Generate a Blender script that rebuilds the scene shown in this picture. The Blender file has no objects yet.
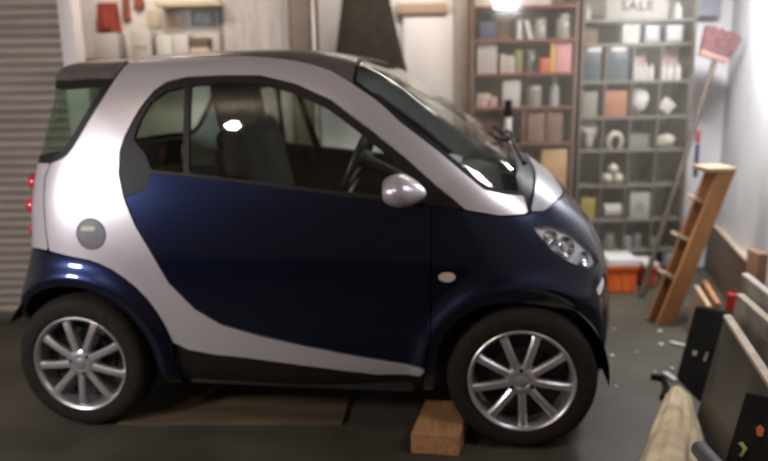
import bpy, bmesh, math, random
import numpy as np
from mathutils import Vector, Matrix

random.seed(7)
rng = np.random.RandomState(3)
PI = math.pi
sc = bpy.context.scene
C = sc.collection

# ------------------------------------------------------------------ camera
F_PX = 700.0
CAM_H, PITCH, ROLL = 1.4189, 0.20951, -0.017117
cp_, sp_, cr_, sr_ = math.cos(PITCH), math.sin(PITCH), math.cos(ROLL), math.sin(ROLL)
_right = Vector((1, 0, 0)); _up = Vector((0, sp_, cp_)); _fwd = Vector((0, cp_, -sp_))
CAM_R = _right * cr_ + _up * sr_
CAM_U = _up * cr_ - _right * sr_
CAM_P = Vector((0, 0, CAM_H))
cam_d = bpy.data.cameras.new('camera')
cam_d.sensor_width = 36.0
cam_d.lens = 36.0 * F_PX / 768.0
cam_d.clip_start = 0.02
cam_d.dof.use_dof = True
cam_d.dof.focus_distance = 1.75
cam_d.dof.aperture_fstop = 1.6
cam = bpy.data.objects.new('camera', cam_d)
C.objects.link(cam)
M = Matrix.Identity(4)
for i in range(3):
    M[i][0] = CAM_R[i]; M[i][1] = CAM_U[i]; M[i][2] = -_fwd[i]; M[i][3] = CAM_P[i]
cam.matrix_world = M
sc.camera = cam

# ------------------------------------------------------------------ world + lights
world = bpy.data.worlds.new('garage_world'); sc.world = world
world.use_nodes = True
wb = world.node_tree.nodes['Background']
wb.inputs[0].default_value = (1.0, 0.66, 0.36, 1)
wb.inputs[1].default_value = 0.065

def area_light(name, loc, target, size, power, color, size_y=None, shape='RECTANGLE', spread=PI):
    d = bpy.data.lights.new(name, 'AREA')
    d.shape = shape; d.size = size
    if size_y: d.size_y = size_y
    d.energy = power; d.color = color; d.spread = spread
    o = bpy.data.objects.new(name, d); C.objects.link(o)
    o.location = loc
    o.rotation_euler = (Vector(target) - Vector(loc)).to_track_quat('-Z', 'Y').to_euler()
    return o
def bulb(name, loc, r, power, color):
    d = bpy.data.lights.new(name, 'POINT')
    d.energy = power; d.color = color; d.shadow_soft_size = r
    o = bpy.data.objects.new(name, d); C.objects.link(o); o.location = loc
    return o
bulb('bulb_behind_camera', (-2.05, 0.1, 2.4), 0.06, 40, (1.0, 0.80, 0.63))
area_light('tube_lamp_right', (1.93, 3.85, 2.22), (2.05, 3.9, 1.2), 0.5, 42, (0.93, 0.94, 1.0), 0.12)
area_light('lamp_right_front', (1.38, 1.62, 2.25), (0.5, 2.6, 0.95), 0.30, 9, (0.97, 0.95, 1.0), 0.30)
area_light('tube_lamp_back', (0.5, 4.25, 2.62), (0.7, 5.0, 0.7), 1.6, 21, (1.0, 0.88, 0.76), 0.12)
area_light('tube_lamp_left', (-1.5, 4.1, 2.6), (-1.3, 5.1, 1.0), 0.9, 19, (1.0, 0.84, 0.70), 0.12)
area_light('lamp_left_front', (-2.55, 1.35, 1.32), (-1.5, 2.9, .9), 0.3, 24, (0.92, 0.92, 1.0), 0.3)

vs = sc.view_settings
vs.view_transform = 'Standard'; vs.look = 'None'; vs.gamma = 1.0; vs.use_curve_mapping = False
vs.exposure = 0.47

# ------------------------------------------------------------------ pixel helpers (photo pixels -> real places)
def ray(px, py):
    a = px - 384.0; b = py - 230.5
    return (CAM_R * a - CAM_U * b + _fwd * F_PX).normalized()
def at(px, py, Y):
    """world point on the vertical plane y = Y"""
    d = ray(px, py); return CAM_P + d * (Y / d.y)
def fl(px, py, z=0.0):
    """world point on the level plane at height z"""
    d = ray(px, py); return CAM_P + d * ((z - CAM_H) / d.z)

# ------------------------------------------------------------------ materials
_mats = {}
def mat(name, col, rough=0.6, metal=0.0, var=0.06, scale=8.0, bump=0.0, col2=None, coat=0.0, trans=0.0,
        stretch=(1, 1, 1), emit=None, emit_s=0.0, spec=0.5, mid=None, sheen=0.0):
    if name in _mats: return _mats[name]
    m = bpy.data.materials.new(name); m.use_nodes = True
    nt = m.node_tree; b = nt.nodes['Principled BSDF']
    b.inputs['Roughness'].default_value = rough
    b.inputs['Metallic'].default_value = metal
    b.inputs['Specular IOR Level'].default_value = spec
    b.inputs['Coat Weight'].default_value = coat
    b.inputs['Coat Roughness'].default_value = 0.06
    b.inputs['Transmission Weight'].default_value = trans
    b.inputs['Sheen Weight'].default_value = sheen
    tc = nt.nodes.new('ShaderNodeTexCoord'); mp = nt.nodes.new('ShaderNodeMapping')
    mp.inputs['Scale'].default_value = stretch
    nt.links.new(tc.outputs['Object'], mp.inputs['Vector'])
    n = nt.nodes.new('ShaderNodeTexNoise'); n.inputs['Scale'].default_value = scale
    n.inputs['Detail'].default_value = 6
    nt.links.new(mp.outputs[0], n.inputs['Vector'])
    r = nt.nodes.new('ShaderNodeValToRGB')
    r.color_ramp.elements[0].position = 0.3; r.color_ramp.elements[1].position = 0.7
    if col2 is None:
        c0 = [max(0, c * (1 - var * 2)) for c in col]; c1 = [min(1, c * (1 + var)) for c in col]
    else: c0, c1 = col, col2
    r.color_ramp.elements[0].color = (*c0, 1); r.color_ramp.elements[1].color = (*c1, 1)
    nt.links.new(n.outputs['Fac'], r.inputs[0]); nt.links.new(r.outputs[0], b.inputs['Base Color'])
    if bump:
        bp = nt.nodes.new('ShaderNodeBump'); bp.inputs['Strength'].default_value = bump
        bp.inputs['Distance'].default_value = 0.01
        nt.links.new(n.outputs['Fac'], bp.inputs['Height']); nt.links.new(bp.outputs[0], b.inputs['Normal'])
    if emit:
        b.inputs['Emission Color'].default_value = (*emit, 1); b.inputs['Emission Strength'].default_value = emit_s
    _mats[name] = m
    return m
def glass_mat(name, tint, f0=0.025, rough=0.02):
    """thin tinted pane: transparent with a fresnel sheen"""
    if name in _mats: return _mats[name]
    m = bpy.data.materials.new(name); m.use_nodes = True
    nt = m.node_tree; nt.nodes.remove(nt.nodes['Principled BSDF'])
    out = nt.nodes['Material Output']
    t = nt.nodes.new('ShaderNodeBsdfTransparent'); t.inputs[0].default_value = (*tint, 1)
    g = nt.nodes.new('ShaderNodeBsdfGlossy'); g.inputs['Roughness'].default_value = rough
    g.inputs[0].default_value = (1, 1, 1, 1)
    lw = nt.nodes.new('ShaderNodeLayerWeight'); pw = nt.nodes.new('ShaderNodeMath'); pw.operation = 'POWER'; pw.inputs[1].default_value = 5.0
    nt.links.new(lw.outputs['Facing'], pw.inputs[0])
    fr = nt.nodes.new('ShaderNodeMath'); fr.operation = 'MULTIPLY_ADD'; fr.inputs[1].default_value = 0.6; fr.inputs[2].default_value = f0
    nt.links.new(pw.outputs[0], fr.inputs[0])
    mx = nt.nodes.new('ShaderNodeMixShader')
    nz = nt.nodes.new('ShaderNodeTexNoise'); nz.inputs['Scale'].default_value = 3
    ad = nt.nodes.new('ShaderNodeMath'); ad.operation = 'MULTIPLY_ADD'
    ad.inputs[1].default_value = 0.01; nt.links.new(nz.outputs['Fac'], ad.inputs[0]); nt.links.new(fr.outputs[0], ad.inputs[2])
    nt.links.new(ad.outputs[0], mx.inputs[0]); nt.links.new(t.outputs[0], mx.inputs[1]); nt.links.new(g.outputs[0], mx.inputs[2])
    nt.links.new(mx.outputs[0], out.inputs[0])
    _mats[name] = m; return m

SILVER = mat('silver_metallic_paint', (0.62, 0.57, 0.59), 0.30, 0.55, 0.02, 300, coat=0.6)
BLUE = mat('dark_blue_metallic_paint', (0.0045, 0.0105, 0.042), 0.30, 0.85, 0.05, 300, coat=1.0)
TRIM = mat('black_plastic_trim', (0.012, 0.009, 0.007), 0.5, 0, 0.2, 60, spec=0.25)
RUBBER = mat('tyre_rubber', (0.018, 0.014, 0.010), 0.8, 0, 0.2, 40, bump=0.2, spec=0.2)
DARK = mat('dark_underbody', (0.02, 0.018, 0.016), 0.8, 0, 0.2, 20)
ROOF = mat('dark_grey_roof_panel', (0.10, 0.085, 0.075), 0.35, 0.0, 0.1, 30, coat=0.3)
ALLOY = mat('alloy_wheel_metal', (0.52, 0.50, 0.50), 0.30, 0.75, 0.04, 50)
CHROME = mat('chrome', (0.85, 0.85, 0.86), 0.12, 1.0, 0.02, 20)
GLASS = glass_mat('side_window_glass', (0.90, 0.93, 0.91))
WSGLASS = glass_mat('windshield_glass', (0.96, 0.985, 0.97))
QGLASS = glass_mat('tinted_quarter_glass', (0.68, 0.70, 0.66))
FABRIC = mat('dark_seat_fabric', (0.022, 0.018, 0.015), 0.9, 0, 0.25, 120, bump=0.3)
REDLENS = mat('red_lamp_lens', (0.45, 0.02, 0.03), 0.2, 0, 0.1, 20, coat=0.5)
GREYPLATE = mat('grey_service_flap', (0.42, 0.42, 0.45), 0.35, 0.3, 0.05, 60, coat=0.4)

# ------------------------------------------------------------------ object helpers
def tag(o, label=None, cat=None, group=None, kind=None):
    if label: o['label'] = label
    if cat: o['category'] = cat
    if group: o['group'] = group
    if kind: o['kind'] = kind
    return o
def empty(name, loc, rz=0.0, label=None, cat=None, group=None):
    o = bpy.data.objects.new(name, None); C.objects.link(o)
    o.empty_display_size = 0.1
    o.location = loc; o.rotation_euler = (0, 0, rz)
    return tag(o, label, cat, group)
def link(name, me, m=None, parent=None, smooth=None):
    o = bpy.data.objects.new(name, me); C.objects.link(o)
    if m is not None:
        for mm in (m if isinstance(m, (list, tuple)) else [m]): me.materials.append(mm)
    if parent: o.parent = parent
    if smooth is not None:
        a = math.radians(smooth)
        bm = bmesh.new(); bm.from_mesh(me)
        for f in bm.faces: f.smooth = True
        for e in bm.edges:
            if len(e.link_faces) != 2 or e.calc_face_angle(0) > a: e.smooth = False
        bm.to_mesh(me); bm.free()
    return o
def fin(name, bm, m=None, parent=None, smooth=35):
    bmesh.ops.recalc_face_normals(bm, faces=bm.faces)
    me = bpy.data.meshes.new(name); bm.to_mesh(me); bm.free()
    return link(name, me, m, parent, smooth)
def add_box(bm, c, s, bev=0.0, rot=None, seg=2):
    """bevelled box of size s centred at c"""
    r = bmesh.ops.create_cube(bm, size=1.0)
    vs_ = r['verts']
    for v in vs_: v.co = Vector((v.co.x * s[0], v.co.y * s[1], v.co.z * s[2]))
    if bev > 0:
        es = list({e for v in vs_ for e in v.link_edges})
        r2 = bmesh.ops.bevel(bm, geom=es, offset=min(bev, min(s) * 0.45), segments=seg, affect='EDGES', profile=0.5)
        vs_ = list({v for f in r2['faces'] for v in f.verts} | {v for v in vs_ if v.is_valid})
    Mx = Matrix.Translation(Vector(c)) @ (rot.to_4x4() if rot else Matrix.Identity(4))
    for v in vs_: v.co = Mx @ v.co
    return vs_
def add_lathe(bm, prof, n=32, Mx=None):
    """profile [(r, z)] spun about z"""
    rings = []
    for r, z in prof:
        if r < 1e-6: rings.append([bm.verts.new((0, 0, z))])
        else: rings.append([bm.verts.new((r * math.cos(2 * PI * k / n), r * math.sin(2 * PI * k / n), z)) for k in range(n)])
    for a, b in zip(rings[:-1], rings[1:]):
        for k in range(n):
            k2 = (k + 1) % n
            if len(a) == 1 and len(b) == 1: continue
            if len(a) == 1: bm.faces.new((a[0], b[k], b[k2]))
            elif len(b) == 1: bm.faces.new((a[k], a[k2], b[0]))
            else: bm.faces.new((a[k], a[k2], b[k2], b[k]))
    if Mx is not None:
        for rg in rings:
            for v in rg: v.co = Mx @ v.co
def add_tube(bm, pts, r, n=10, cap=True):
    """round bar along pts; r number or list"""
    pts = [Vector(p) for p in pts]; rings = []
    up = Vector((0, 0, 1))
    for i, p in enumerate(pts):
        t = (pts[min(i + 1, len(pts) - 1)] - pts[max(i - 1, 0)]).normalized()
        if i == 0:
            u = t.cross(up)
            if u.length < 0.05: u = t.cross(Vector((1, 0, 0)))
            u.normalize()
        else:
            u = (u - t * u.dot(t)).normalized()
        w = t.cross(u)
        rr = r[i] if isinstance(r, (list, tuple)) else r
        rings.append([bm.verts.new(p + (u * math.cos(2 * PI * k / n) + w * math.sin(2 * PI * k / n)) * rr) for k in range(n)])
    for a, b in zip(rings[:-1], rings[1:]):
        for k in range(n): bm.faces.new((a[k], a[(k + 1) % n], b[(k + 1) % n], b[k]))
    if cap: bm.faces.new(rings[0][::-1]); bm.faces.new(rings[-1])
def add_prism(bm, poly, d):
    """closed 3-D polygon extruded by vector d"""
    d = Vector(d)
    a = [bm.verts.new(Vector(p)) for p in poly]; b = [bm.verts.new(Vector(p) + d) for p in poly]
    bm.faces.new(a[::-1]); bm.faces.new(b)
    n = len(a)
    for k in range(n): bm.faces.new((a[k], a[(k + 1) % n], b[(k + 1) % n], b[k]))
def add_hull_box(bm, near, d, bev=0.0):
    """4-corner plate (any quad) with thickness vector d, bevelled"""
    b2 = bmesh.new(); add_prism(b2, near, d)
    if bev: bmesh.ops.bevel(b2, geom=list(b2.edges), offset=bev, segments=1, affect='EDGES')
    me = bpy.data.meshes.new('t'); b2.to_mesh(me); b2.free(); bm.from_mesh(me); bpy.data.meshes.remove(me)
def one(name, builder, m, parent=None, smooth=35):
    bm = bmesh.new(); builder(bm); return fin(name, bm, m, parent, smooth)

# =================================================================== THE ROOM
WB = 5.15                        # back wall
CORN = at(721, 150, WB).x        # back right corner
WDX = 0.275                      # the right wall closes in towards the camera
def wall_x(Y): return CORN - WDX * (WB - Y)
CONC = mat('worn_concrete_floor', (0.029, 0.024, 0.014), 0.6, 0, col2=(0.072, 0.064, 0.044), scale=2.2, bump=0.25)
WALLW = mat('white_painted_masonry', (0.52, 0.50, 0.49), 0.8, 0, col2=(0.66, 0.64, 0.63), scale=1.7, bump=0.3)
WALLR = mat('white_plaster_right', (0.56, 0.57, 0.59), 0.8, 0, col2=(0.72, 0.73, 0.76), scale=2.0, bump=0.35)
CEIL = mat('grey_ceiling', (0.30, 0.28, 0.26), 0.9, 0, 0.1, 3)
def struct(name, pts, d, m):
    bm = bmesh.new(); add_prism(bm, pts, d); o = fin(name, bm, m, None, 30); return tag(o, kind='structure')
XL = -3.7
struct('floor', [(XL, -1.5, 0), (3, -1.5, 0), (3, 5.4, 0), (XL, 5.4, 0)], (0, 0, -.1), CONC)
struct('ceiling', [(XL, -1.5, 2.8), (3, -1.5, 2.8), (3, 5.4, 2.8), (XL, 5.4, 2.8)], (0, 0, .1), CEIL)
YS = 4.12                        # roller shutter
XJ0, XJ1 = at(64.5, 60, YS).x, at(78, 40, YS).x
struct('wall_back', [(-3.0, WB, 0), (CORN + .1, WB, 0), (CORN + .1, WB, 2.8), (-3.0, WB, 2.8)], (0, .12, 0), WALLW)
struct('wall_right', [(CORN, WB, 0), (wall_x(-1.5), -1.5, 0), (wall_x(-1.5), -1.5, 2.8), (CORN, WB, 2.8)], (.12, 0.03, 0), WALLR)
struct('wall_left', [(XL, -1.5, 0), (XL, YS + .1, 0), (XL, YS + .1, 2.8), (XL, -1.5, 2.8)], (-.12, 0, 0), WALLW)
struct('wall_return', [(-2.9, YS + .10, 0), (-2.9, WB, 0), (-2.9, WB, 2.8), (-2.9, YS + .10, 2.8)], (-.08, 0, 0), WALLW)
# roller shutter door
SH = mat('grey_shutter_slats', (0.34, 0.29, 0.245), 0.5, 0.25, 0.1, 3, stretch=(.4, 1, 4))
bm = bmesh.new(); zz = .0; pitch = .0535; prof = []
while zz < 2.7:
    for k in range(7):
        t = k / 6; prof.append((YS + .03 - .011 * math.sin(PI * t), zz + pitch * t * .86))
    zz += pitch
    prof.append((YS + .034, zz - .003))
a = [bm.verts.new((XL, y, z)) for y, z in prof]; b = [bm.verts.new((XJ0, y, z)) for y, z in prof]
for k in range(len(prof) - 1): bm.faces.new((a[k], b[k], b[k + 1], a[k + 1]))
c = [bm.verts.new((XL, YS + .06, prof[-1][1])), bm.verts.new((XJ0, YS + .06, prof[-1][1])), bm.verts.new((XJ0, YS + .06, 0)), bm.verts.new((XL, YS + .06, 0))]
bm.faces.new((a[-1], b[-1], c[1], c[0])); bm.faces.new(c)
sh = fin('door_1', bm, SH, None, 40); tag(sh, kind='structure')
bm = bmesh.new(); add_box(bm, ((XL + XJ0) / 2, YS + .03, .03), (XJ0 - XL, .05, .06), .008); fin('bottom_rail', bm, mat('dark_rail', (.08, .07, .06), .6, .3), sh)
PAINTW = mat('cream_white_paint', (0.62, 0.58, 0.56), 0.6, 0, 0.05, 5)
bm = bmesh.new(); add_box(bm, ((XJ0 + XJ1) / 2, YS + .03, 1.4), (XJ1 - XJ0, .12, 2.8), .012); o = fin('trim_1', bm, PAINTW); tag(o, kind='structure')
# brown column with a pale pipe, beige post, white panel
COLM = mat('brown_column_paint', (0.10, 0.078, 0.062), 0.55, 0, 0.1, 4)
c0, c1 = at(289, 25, WB - .15).x, at(317, 25, WB - .15).x
bm = bmesh.new(); add_box(bm, ((c0 + c1) / 2, WB - .075, 1.4), (c1 - c0, .15, 2.8), .02, seg=3); tag(fin('trim_2', bm, COLM), kind='structure')
BEIGE = mat('beige_post_paint', (0.28, 0.245, 0.21), 0.6, 0, 0.08, 4)
c0, c1 = at(455, 60, WB - .12).x, at(470, 60, WB - .12).x
bm = bmesh.new(); add_box(bm, ((c0 + c1) / 2, WB - .06, 1.4), (c1 - c0, .12, 2.8), .015); tag(fin('trim_3', bm, BEIGE), kind='structure')
# skirting ledge along the right wall
BRW = mat('dark_brown_board', (0.13, 0.085, 0.055), 0.6, 0, 0.2, 5, stretch=(1, .1, 1))
EDGEW = mat('worn_pale_edge', (0.38, 0.31, 0.23), 0.7, 0, 0.12, 15)
y0, y1 = WB - .01, 3.75
bs = one('baseboard_right', lambda bm: add_prism(bm, [(wall_x(y0) - .005, y0, 0), (wall_x(y0) - .06, y0, 0), (wall_x(y0) - .045, y0, .345), (wall_x(y0) - .005, y0, .345)], (-WDX * (y0 - y1), -(y0 - y1), 0)), BRW)
tag(bs, kind='structure')
one('top_edge', lambda bm: add_prism(bm, [(wall_x(y0) - .048, y0, .345), (wall_x(y0) - .005, y0, .345), (wall_x(y0) - .005, y0, .362), (wall_x(y0) - .048, y0, .362)], (-WDX * (y0 - y1), -(y0 - y1), 0)), EDGEW, bs)

# =================================================================== THE CAR
PSI = 0.138289
CAR_O = Vector((-1.178375, 3.460908, 0.0))
car_fx = Vector((math.cos(PSI), -math.sin(PSI), 0)); car_fy = Vector((math.sin(PSI), math.cos(PSI), 0))   # +y = far side
def to_car(P):
    d = P - CAR_O; return (d.dot(car_fx), -d.dot(car_fy), d.z)         # (x forward, y towards near side, z)
def carloc(px, py, y):
    """car-space (x, z) where the pixel's line of sight crosses the plane y (near side +)"""
    a = to_car(CAM_P); b = to_car(CAM_P + ray(px, py))
    t = (y - a[1]) / (b[1] - a[1]); return (a[0] + (b[0] - a[0]) * t, a[2] + (b[2] - a[2]) * t)

PROF = [(2.10, .17), (2.165, .20), (2.19, .32), (2.20, .45), (2.19, .60), (2.165, .72), (2.125, .81), (2.07, .885), (2.00, .955),
        (1.93, 1.015), (1.86, 1.065), (1.75, 1.145), (1.62, 1.235), (1.50, 1.315), (1.38, 1.40), (1.28, 1.465), (1.18, 1.510), (1.07, 1.538),
        (.90, 1.552), (.70, 1.556), (.45, 1.552), (.20, 1.539), (.02, 1.524), (-.09, 1.505), (-.115, 1.46), (-.13, 1.38), (-.165, 1.24), (-.200, 1.10),
        (-.220, 1.0), (-.233, .88), (-.240, .78), (-.262, .70), (-.295, .60), (-.320, .48), (-.332, .36), (-.325, .26), (-.30, .19), (-.2, .175), (0, .17), (.9, .17), (1.8, .17)]
PC = (0.9, 0.78)
def _build_R():
    P = np.array(PROF); n = len(P); out = []
    for i in range(n):
        p0, p1, p2, p3 = P[i - 1], P[i], P[(i + 1) % n], P[(i + 2) % n]
        for t in np.linspace(0, 1, 12, endpoint=False):
            # centripetal-ish: plain linear mixed with catmull for stability
            cm = 0.5 * ((2 * p1) + (-p0 + p2) * t + (2 * p0 - 5 * p1 + 4 * p2 - p3) * t * t + (-p0 + 3 * p1 - 3 * p2 + p3) * t ** 3)
            ln = p1 * (1 - t) + p2 * t
            L = np.linalg.norm(p2 - p1)
            out.append(ln if L > 0.35 else cm)
    out = np.array(out) - np.array(PC)
    th = np.degrees(np.arctan2(out[:, 1], out[:, 0])); R = np.hypot(out[:, 0], out[:, 1])
    o = np.argsort(th); th = th[o]; R = R[o]
    th = np.concatenate([th - 360, th, th + 360]); R = np.concatenate([R, R, R])
    g = np.arange(-180, 180, 0.25); r = np.interp(g, th, R)
    k = np.exp(-0.5 * (np.arange(-12, 13) * 0.25 / 0.9) ** 2); k /= k.sum()
    rr = np.convolve(np.concatenate([r[-12:], r, r[:12]]), k, 'valid')
    return g, rr
RG, RR = _build_R()
RG3 = np.concatenate([RG - 360, RG, RG + 360]); RR3 = np.tile(RR, 3)
_na = np.array([-180, -150, -90, -40, -12, 15, 30, 42, 55, 70, 100, 135, 160, 180]); _nv = np.array([10, 10, 14, 7, 4.6, 4.8, 6.0, 6.8, 7.5, 10, 11, 9, 10, 10])
_g = np.arange(-180, 180.1, 1.0); _n1 = np.interp(_g, _na, _nv)
_k = np.exp(-0.5 * (np.arange(-12, 13) / 4.0) ** 2); _k /= _k.sum()
_n1 = np.convolve(np.concatenate([_n1[-13:-1], _n1, _n1[1:13]]), _k, 'valid')
_wz = np.linspace(0, 1.8, 181)
_ww = np.interp(_wz, [0, .2, .35, .55, .75, .95, 1.08, 1.2, 1.35, 1.5, 1.62, 1.8], [.69, .705, .722, .735, .738, .722, .700, .678, .645, .610, .585, .55])
_k2 = np.exp(-0.5 * (np.arange(-15, 16) / 6.0) ** 2); _k2 /= _k2.sum()
_ww = np.convolve(np.concatenate([np.full(15, _ww[0]), _ww, np.full(15, _ww[-1])]), _k2, 'valid')
def rho_n(x, z):
    dx = x - PC[0]; dz = z - PC[1]
    th = np.degrees(np.arctan2(dz, dx))
    return np.hypot(dx, dz) / np.interp(th, RG3, RR3), np.interp(th, _g, _n1)
def Wid(x, z):
    w = np.interp(z, _wz, _ww)
    for cx in (0.0, 1.812):
        r = np.hypot(x - cx, z - .287)
        w = w + .026 * np.exp(-((r - .375) / .045) ** 2) * (z > 0)
    t = np.clip((x - 1.85) / .35, 0, 1)
    return w * (1 - .05 * t * t)
def Ysurf(x, z):
    r, n = rho_n(x, z); r = np.clip(r, 0, 1)
    return Wid(x, z) * np.maximum(0, 1 - r ** n) ** (1 / n)
def Gimp(x, y, z):
    r, n = rho_n(x, z)
    return (np.abs(y) / Wid(x, z)) ** n + r ** n
def normals(x, y, z):
    e = 2e-3
    g = np.stack([Gimp(x + e, y, z) - Gimp(x - e, y, z), Gimp(x, y + e, z) - Gimp(x, y - e, z), Gimp(x, y, z + e) - Gimp(x, y, z - e)], 1)
    return g / np.maximum(np.linalg.norm(g, axis=1, keepdims=True), 1e-12)
# base mesh of one half in (x, z) with y
NT, NU, NE = 540, 66, 26
def _base():
    th = np.linspace(-180, 180, NT, endpoint=False)
    Rt = np.interp(th, RG3, RR3); nt_ = np.interp(th, _g, _n1)
    rings = []
    for j in range(1, NU + 1): rings.append(np.full(NT, .90 * j / NU))
    for j in range(1, NE + 1):
        phi0 = np.arcsin(np.clip(.90 ** (nt_ / 2), 0, 1))
        ph = phi0 + (PI / 2 - phi0) * j / NE
        rings.append(np.sin(ph) ** (2 / nt_))
    X = [np.array([PC[0]])]; Z = [np.array([PC[1]])]
    for r in rings:
        X.append(PC[0] + r * Rt * np.cos(np.radians(th))); Z.append(PC[1] + r * Rt * np.sin(np.radians(th)))
    x = np.concatenate(X); z = np.concatenate(Z); y = Ysurf(x, z); y[-NT:] = 0
    T = []
    i = np.arange(NT); i2 = (i + 1) % NT
    T.append(np.stack([np.zeros(NT, int), 1 + i, 1 + i2], 1))
    for j in range(len(rings) - 1):
        a = 1 + j * NT; b = a + NT
        T.append(np.stack([a + i, b + i, b + i2], 1)); T.append(np.stack([a + i, b + i2, a + i2], 1))
    return x, y, z, np.concatenate(T)
BX, BY, BZ, BT = _base()

def hit(px, py):
    """(x, z) on the near body side under a photo pixel"""
    a = np.array(to_car(CAM_P)); b = np.array(to_car(CAM_P + ray(px, py))); d = b - a
    t = np.linspace((.86 - a[1]) / d[1], (0.0 - a[1]) / d[1], 1500)
    P = a + t[:, None] * d
    r, n = rho_n(P[:, 0], P[:, 2])
    g = np.where(r < 1, P[:, 1] - Ysurf(P[:, 0], P[:, 2]), 1.0)
    k = np.where(g <= 0)[0]
    if len(k) == 0:
        k = int(np.argmin(r)); return (P[k, 0], P[k, 2])
    k = k[0]; return (P[k, 0], P[k, 2])
def poly(pts):
    """list of pixels; ('L', x, z) gives car coordinates directly"""
    return [(p[1], p[2]) if p[0] == 'L' else hit(*p) for p in pts]
def sdf(pg, x, z):
    pg = np.array(pg); n = len(pg)
    d = np.full(x.shape, 1e9); ins = np.zeros(x.shape, bool)
    for i in range(n):
        a = pg[i]; b = pg[(i + 1) % n]; e = b - a
        wx = x - a[0]; wz = z - a[1]
        t = np.clip((wx * e[0] + wz * e[1]) / max(e @ e, 1e-12), 0, 1)
        d = np.minimum(d, np.hypot(wx - e[0] * t, wz - e[1] * t))
        c = ((a[1] <= z) & (b[1] > z)) | ((b[1] <= z) & (a[1] > z))
        with np.errstate(divide='ignore', invalid='ignore'):
            xi = a[0] + (z - a[1]) / (b[1] - a[1]) * e[0] if e[1] != 0 else np.full(x.shape, -1e9)
        ins ^= c & (x < xi)
    return np.where(ins, -d, d)
def inset(f, k): return lambda x, z: f(x, z) + k
def P(pg): return lambda x, z: sdf(pg, x, z)
def minus(f, g): return lambda x, z: np.maximum(f(x, z), -g(x, z))
def circ(cx, cz, r): return lambda x, z: np.hypot(x - cx, z - cz) - r

def panel(name, f, mats, parent, side='near', off=0.0, thick=.018, gap=.0022):
    fv = f(BX, BZ) + gap
    tv = fv[BT]; cnt = (tv < 0).sum(1)
    full = BT[cnt == 3]; part = np.where((cnt > 0) & (cnt < 3))[0]
    px, py, pz = [], [], []; tris = []
    used = {}
    def V(i):
        k = used.get(i)
        if k is None:
            k = used[i] = len(px); px.append(BX[i]); py.append(BY[i]); pz.append(BZ[i])
        return k
    ec = {}
    def E(i, j):
        key = (i, j) if i < j else (j, i)
        k = ec.get(key)
        if k is None:
            a, b = key; t = fv[a] / (fv[a] - fv[b]); t = min(max(t, 1e-3), 1 - 1e-3)
            k = ec[key] = len(px)
            px.append(BX[a] + (BX[b] - BX[a]) * t); py.append(BY[a] + (BY[b] - BY[a]) * t); pz.append(BZ[a] + (BZ[b] - BZ[a]) * t)
        return k
    for a, b, c in full: tris.append((V(a), V(b), V(c)))
    for ti in part:
        t = list(BT[ti]); s = [fv[i] < 0 for i in t]
        o = []
        for k in range(3):
            i, j = t[k], t[(k + 1) % 3]
            if s[k]: o.append(V(i))
            if s[k] != s[(k + 1) % 3]: o.append(E(i, j))
        if len(o) == 3: tris.append(tuple(o))
        elif len(o) == 4: tris.append((o[0], o[1], o[2])); tris.append((o[0], o[2], o[3]))
    X = np.array(px); Y = np.array(py); Z = np.array(pz)
    N = normals(X, Y, Z)
    T = np.array(tris)
    # orientation: outward = +y-ish normals
    c = np.cross(np.stack([X, Y, Z], 1)[T[:, 1]] - np.stack([X, Y, Z], 1)[T[:, 0]], np.stack([X, Y, Z], 1)[T[:, 2]] - np.stack([X, Y, Z], 1)[T[:, 0]])
    flip = (c * N[T[:, 0]]).sum(1) < 0
    T[flip] = T[flip][:, ::-1]
    def half(sign):
        # near side: object y = -Y
        co = np.stack([X, -sign * Y, Z], 1); nn = np.stack([N[:, 0], -sign * N[:, 1], N[:, 2]], 1)
        tt = T[:, ::-1] if sign > 0 else T
        return co, nn, tt
    if side == 'both':
        c1, n1, t1 = half(1); c2, n2, t2 = half(-1)
        idx = np.arange(len(X)) + len(X); mid = Y < 1e-7
        idx[mid] = np.where(mid)[0]
        co = np.concatenate([c1, c2]); nn = np.concatenate([n1, n2]); tt = np.concatenate([t1, idx[t2]])
    else: co, nn, tt = half(1 if side == 'near' else -1)
    outer = co + nn * off; inner = co + nn * (off - thick)
    n = len(co)
    es = {}
    for a, b, c in tt:
        for e in ((a, b), (b, c), (c, a)): es[e] = 1
    rim = [e for e in es if (e[1], e[0]) not in es]
    verts = [tuple(v) for v in outer] + [tuple(v) for v in inner]
    nrm = [tuple(v) for v in nn] + [tuple(-v) for v in nn]
    faces = [tuple(int(i) for i in t) for t in tt] + [tuple(int(i) + n for i in t[::-1]) for t in tt]
    nf_in = len(tt)
    rimf = []
    rv = {}
    for a, b in rim:
        for i in (a, b):
            if i not in rv:
                rv[i] = len(verts); verts += [tuple(outer[i]), tuple(inner[i])]; nrm += [None, None]
        rimf.append((rv[b], rv[a], rv[a] + 1, rv[b] + 1))
    # rim normals
    acc = {}
    for f_ in rimf:
        p = [np.array(verts[i]) for i in f_[:3]]
        q = np.cross(p[1] - p[0], p[2] - p[0]); 
        for i in f_: acc[i] = acc.get(i, 0) + q
    for i, q in acc.items():
        l = np.linalg.norm(q); nrm[i] = tuple(q / l) if l > 1e-12 else (0, 0, 1)
    faces += rimf
    me = bpy.data.meshes.new(name); me.from_pydata(verts, [], faces)
    for f_ in me.polygons: f_.use_smooth = True
    for m in mats: me.materials.append(m)
    if len(mats) > 1:
        mi = np.zeros(len(faces), int); mi[nf_in:2 * nf_in] = 1
        me.polygons.foreach_set('material_index', mi)
    used_v = set(i for f_ in faces for i in f_)
    nr = [v if v is not None else (0, 0, 1) for v in nrm]
    me.normals_split_custom_set_from_vertices(nr)
    me.update()
    o = bpy.data.objects.new(name, me); C.objects.link(o); o.parent = parent
    return o

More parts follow.
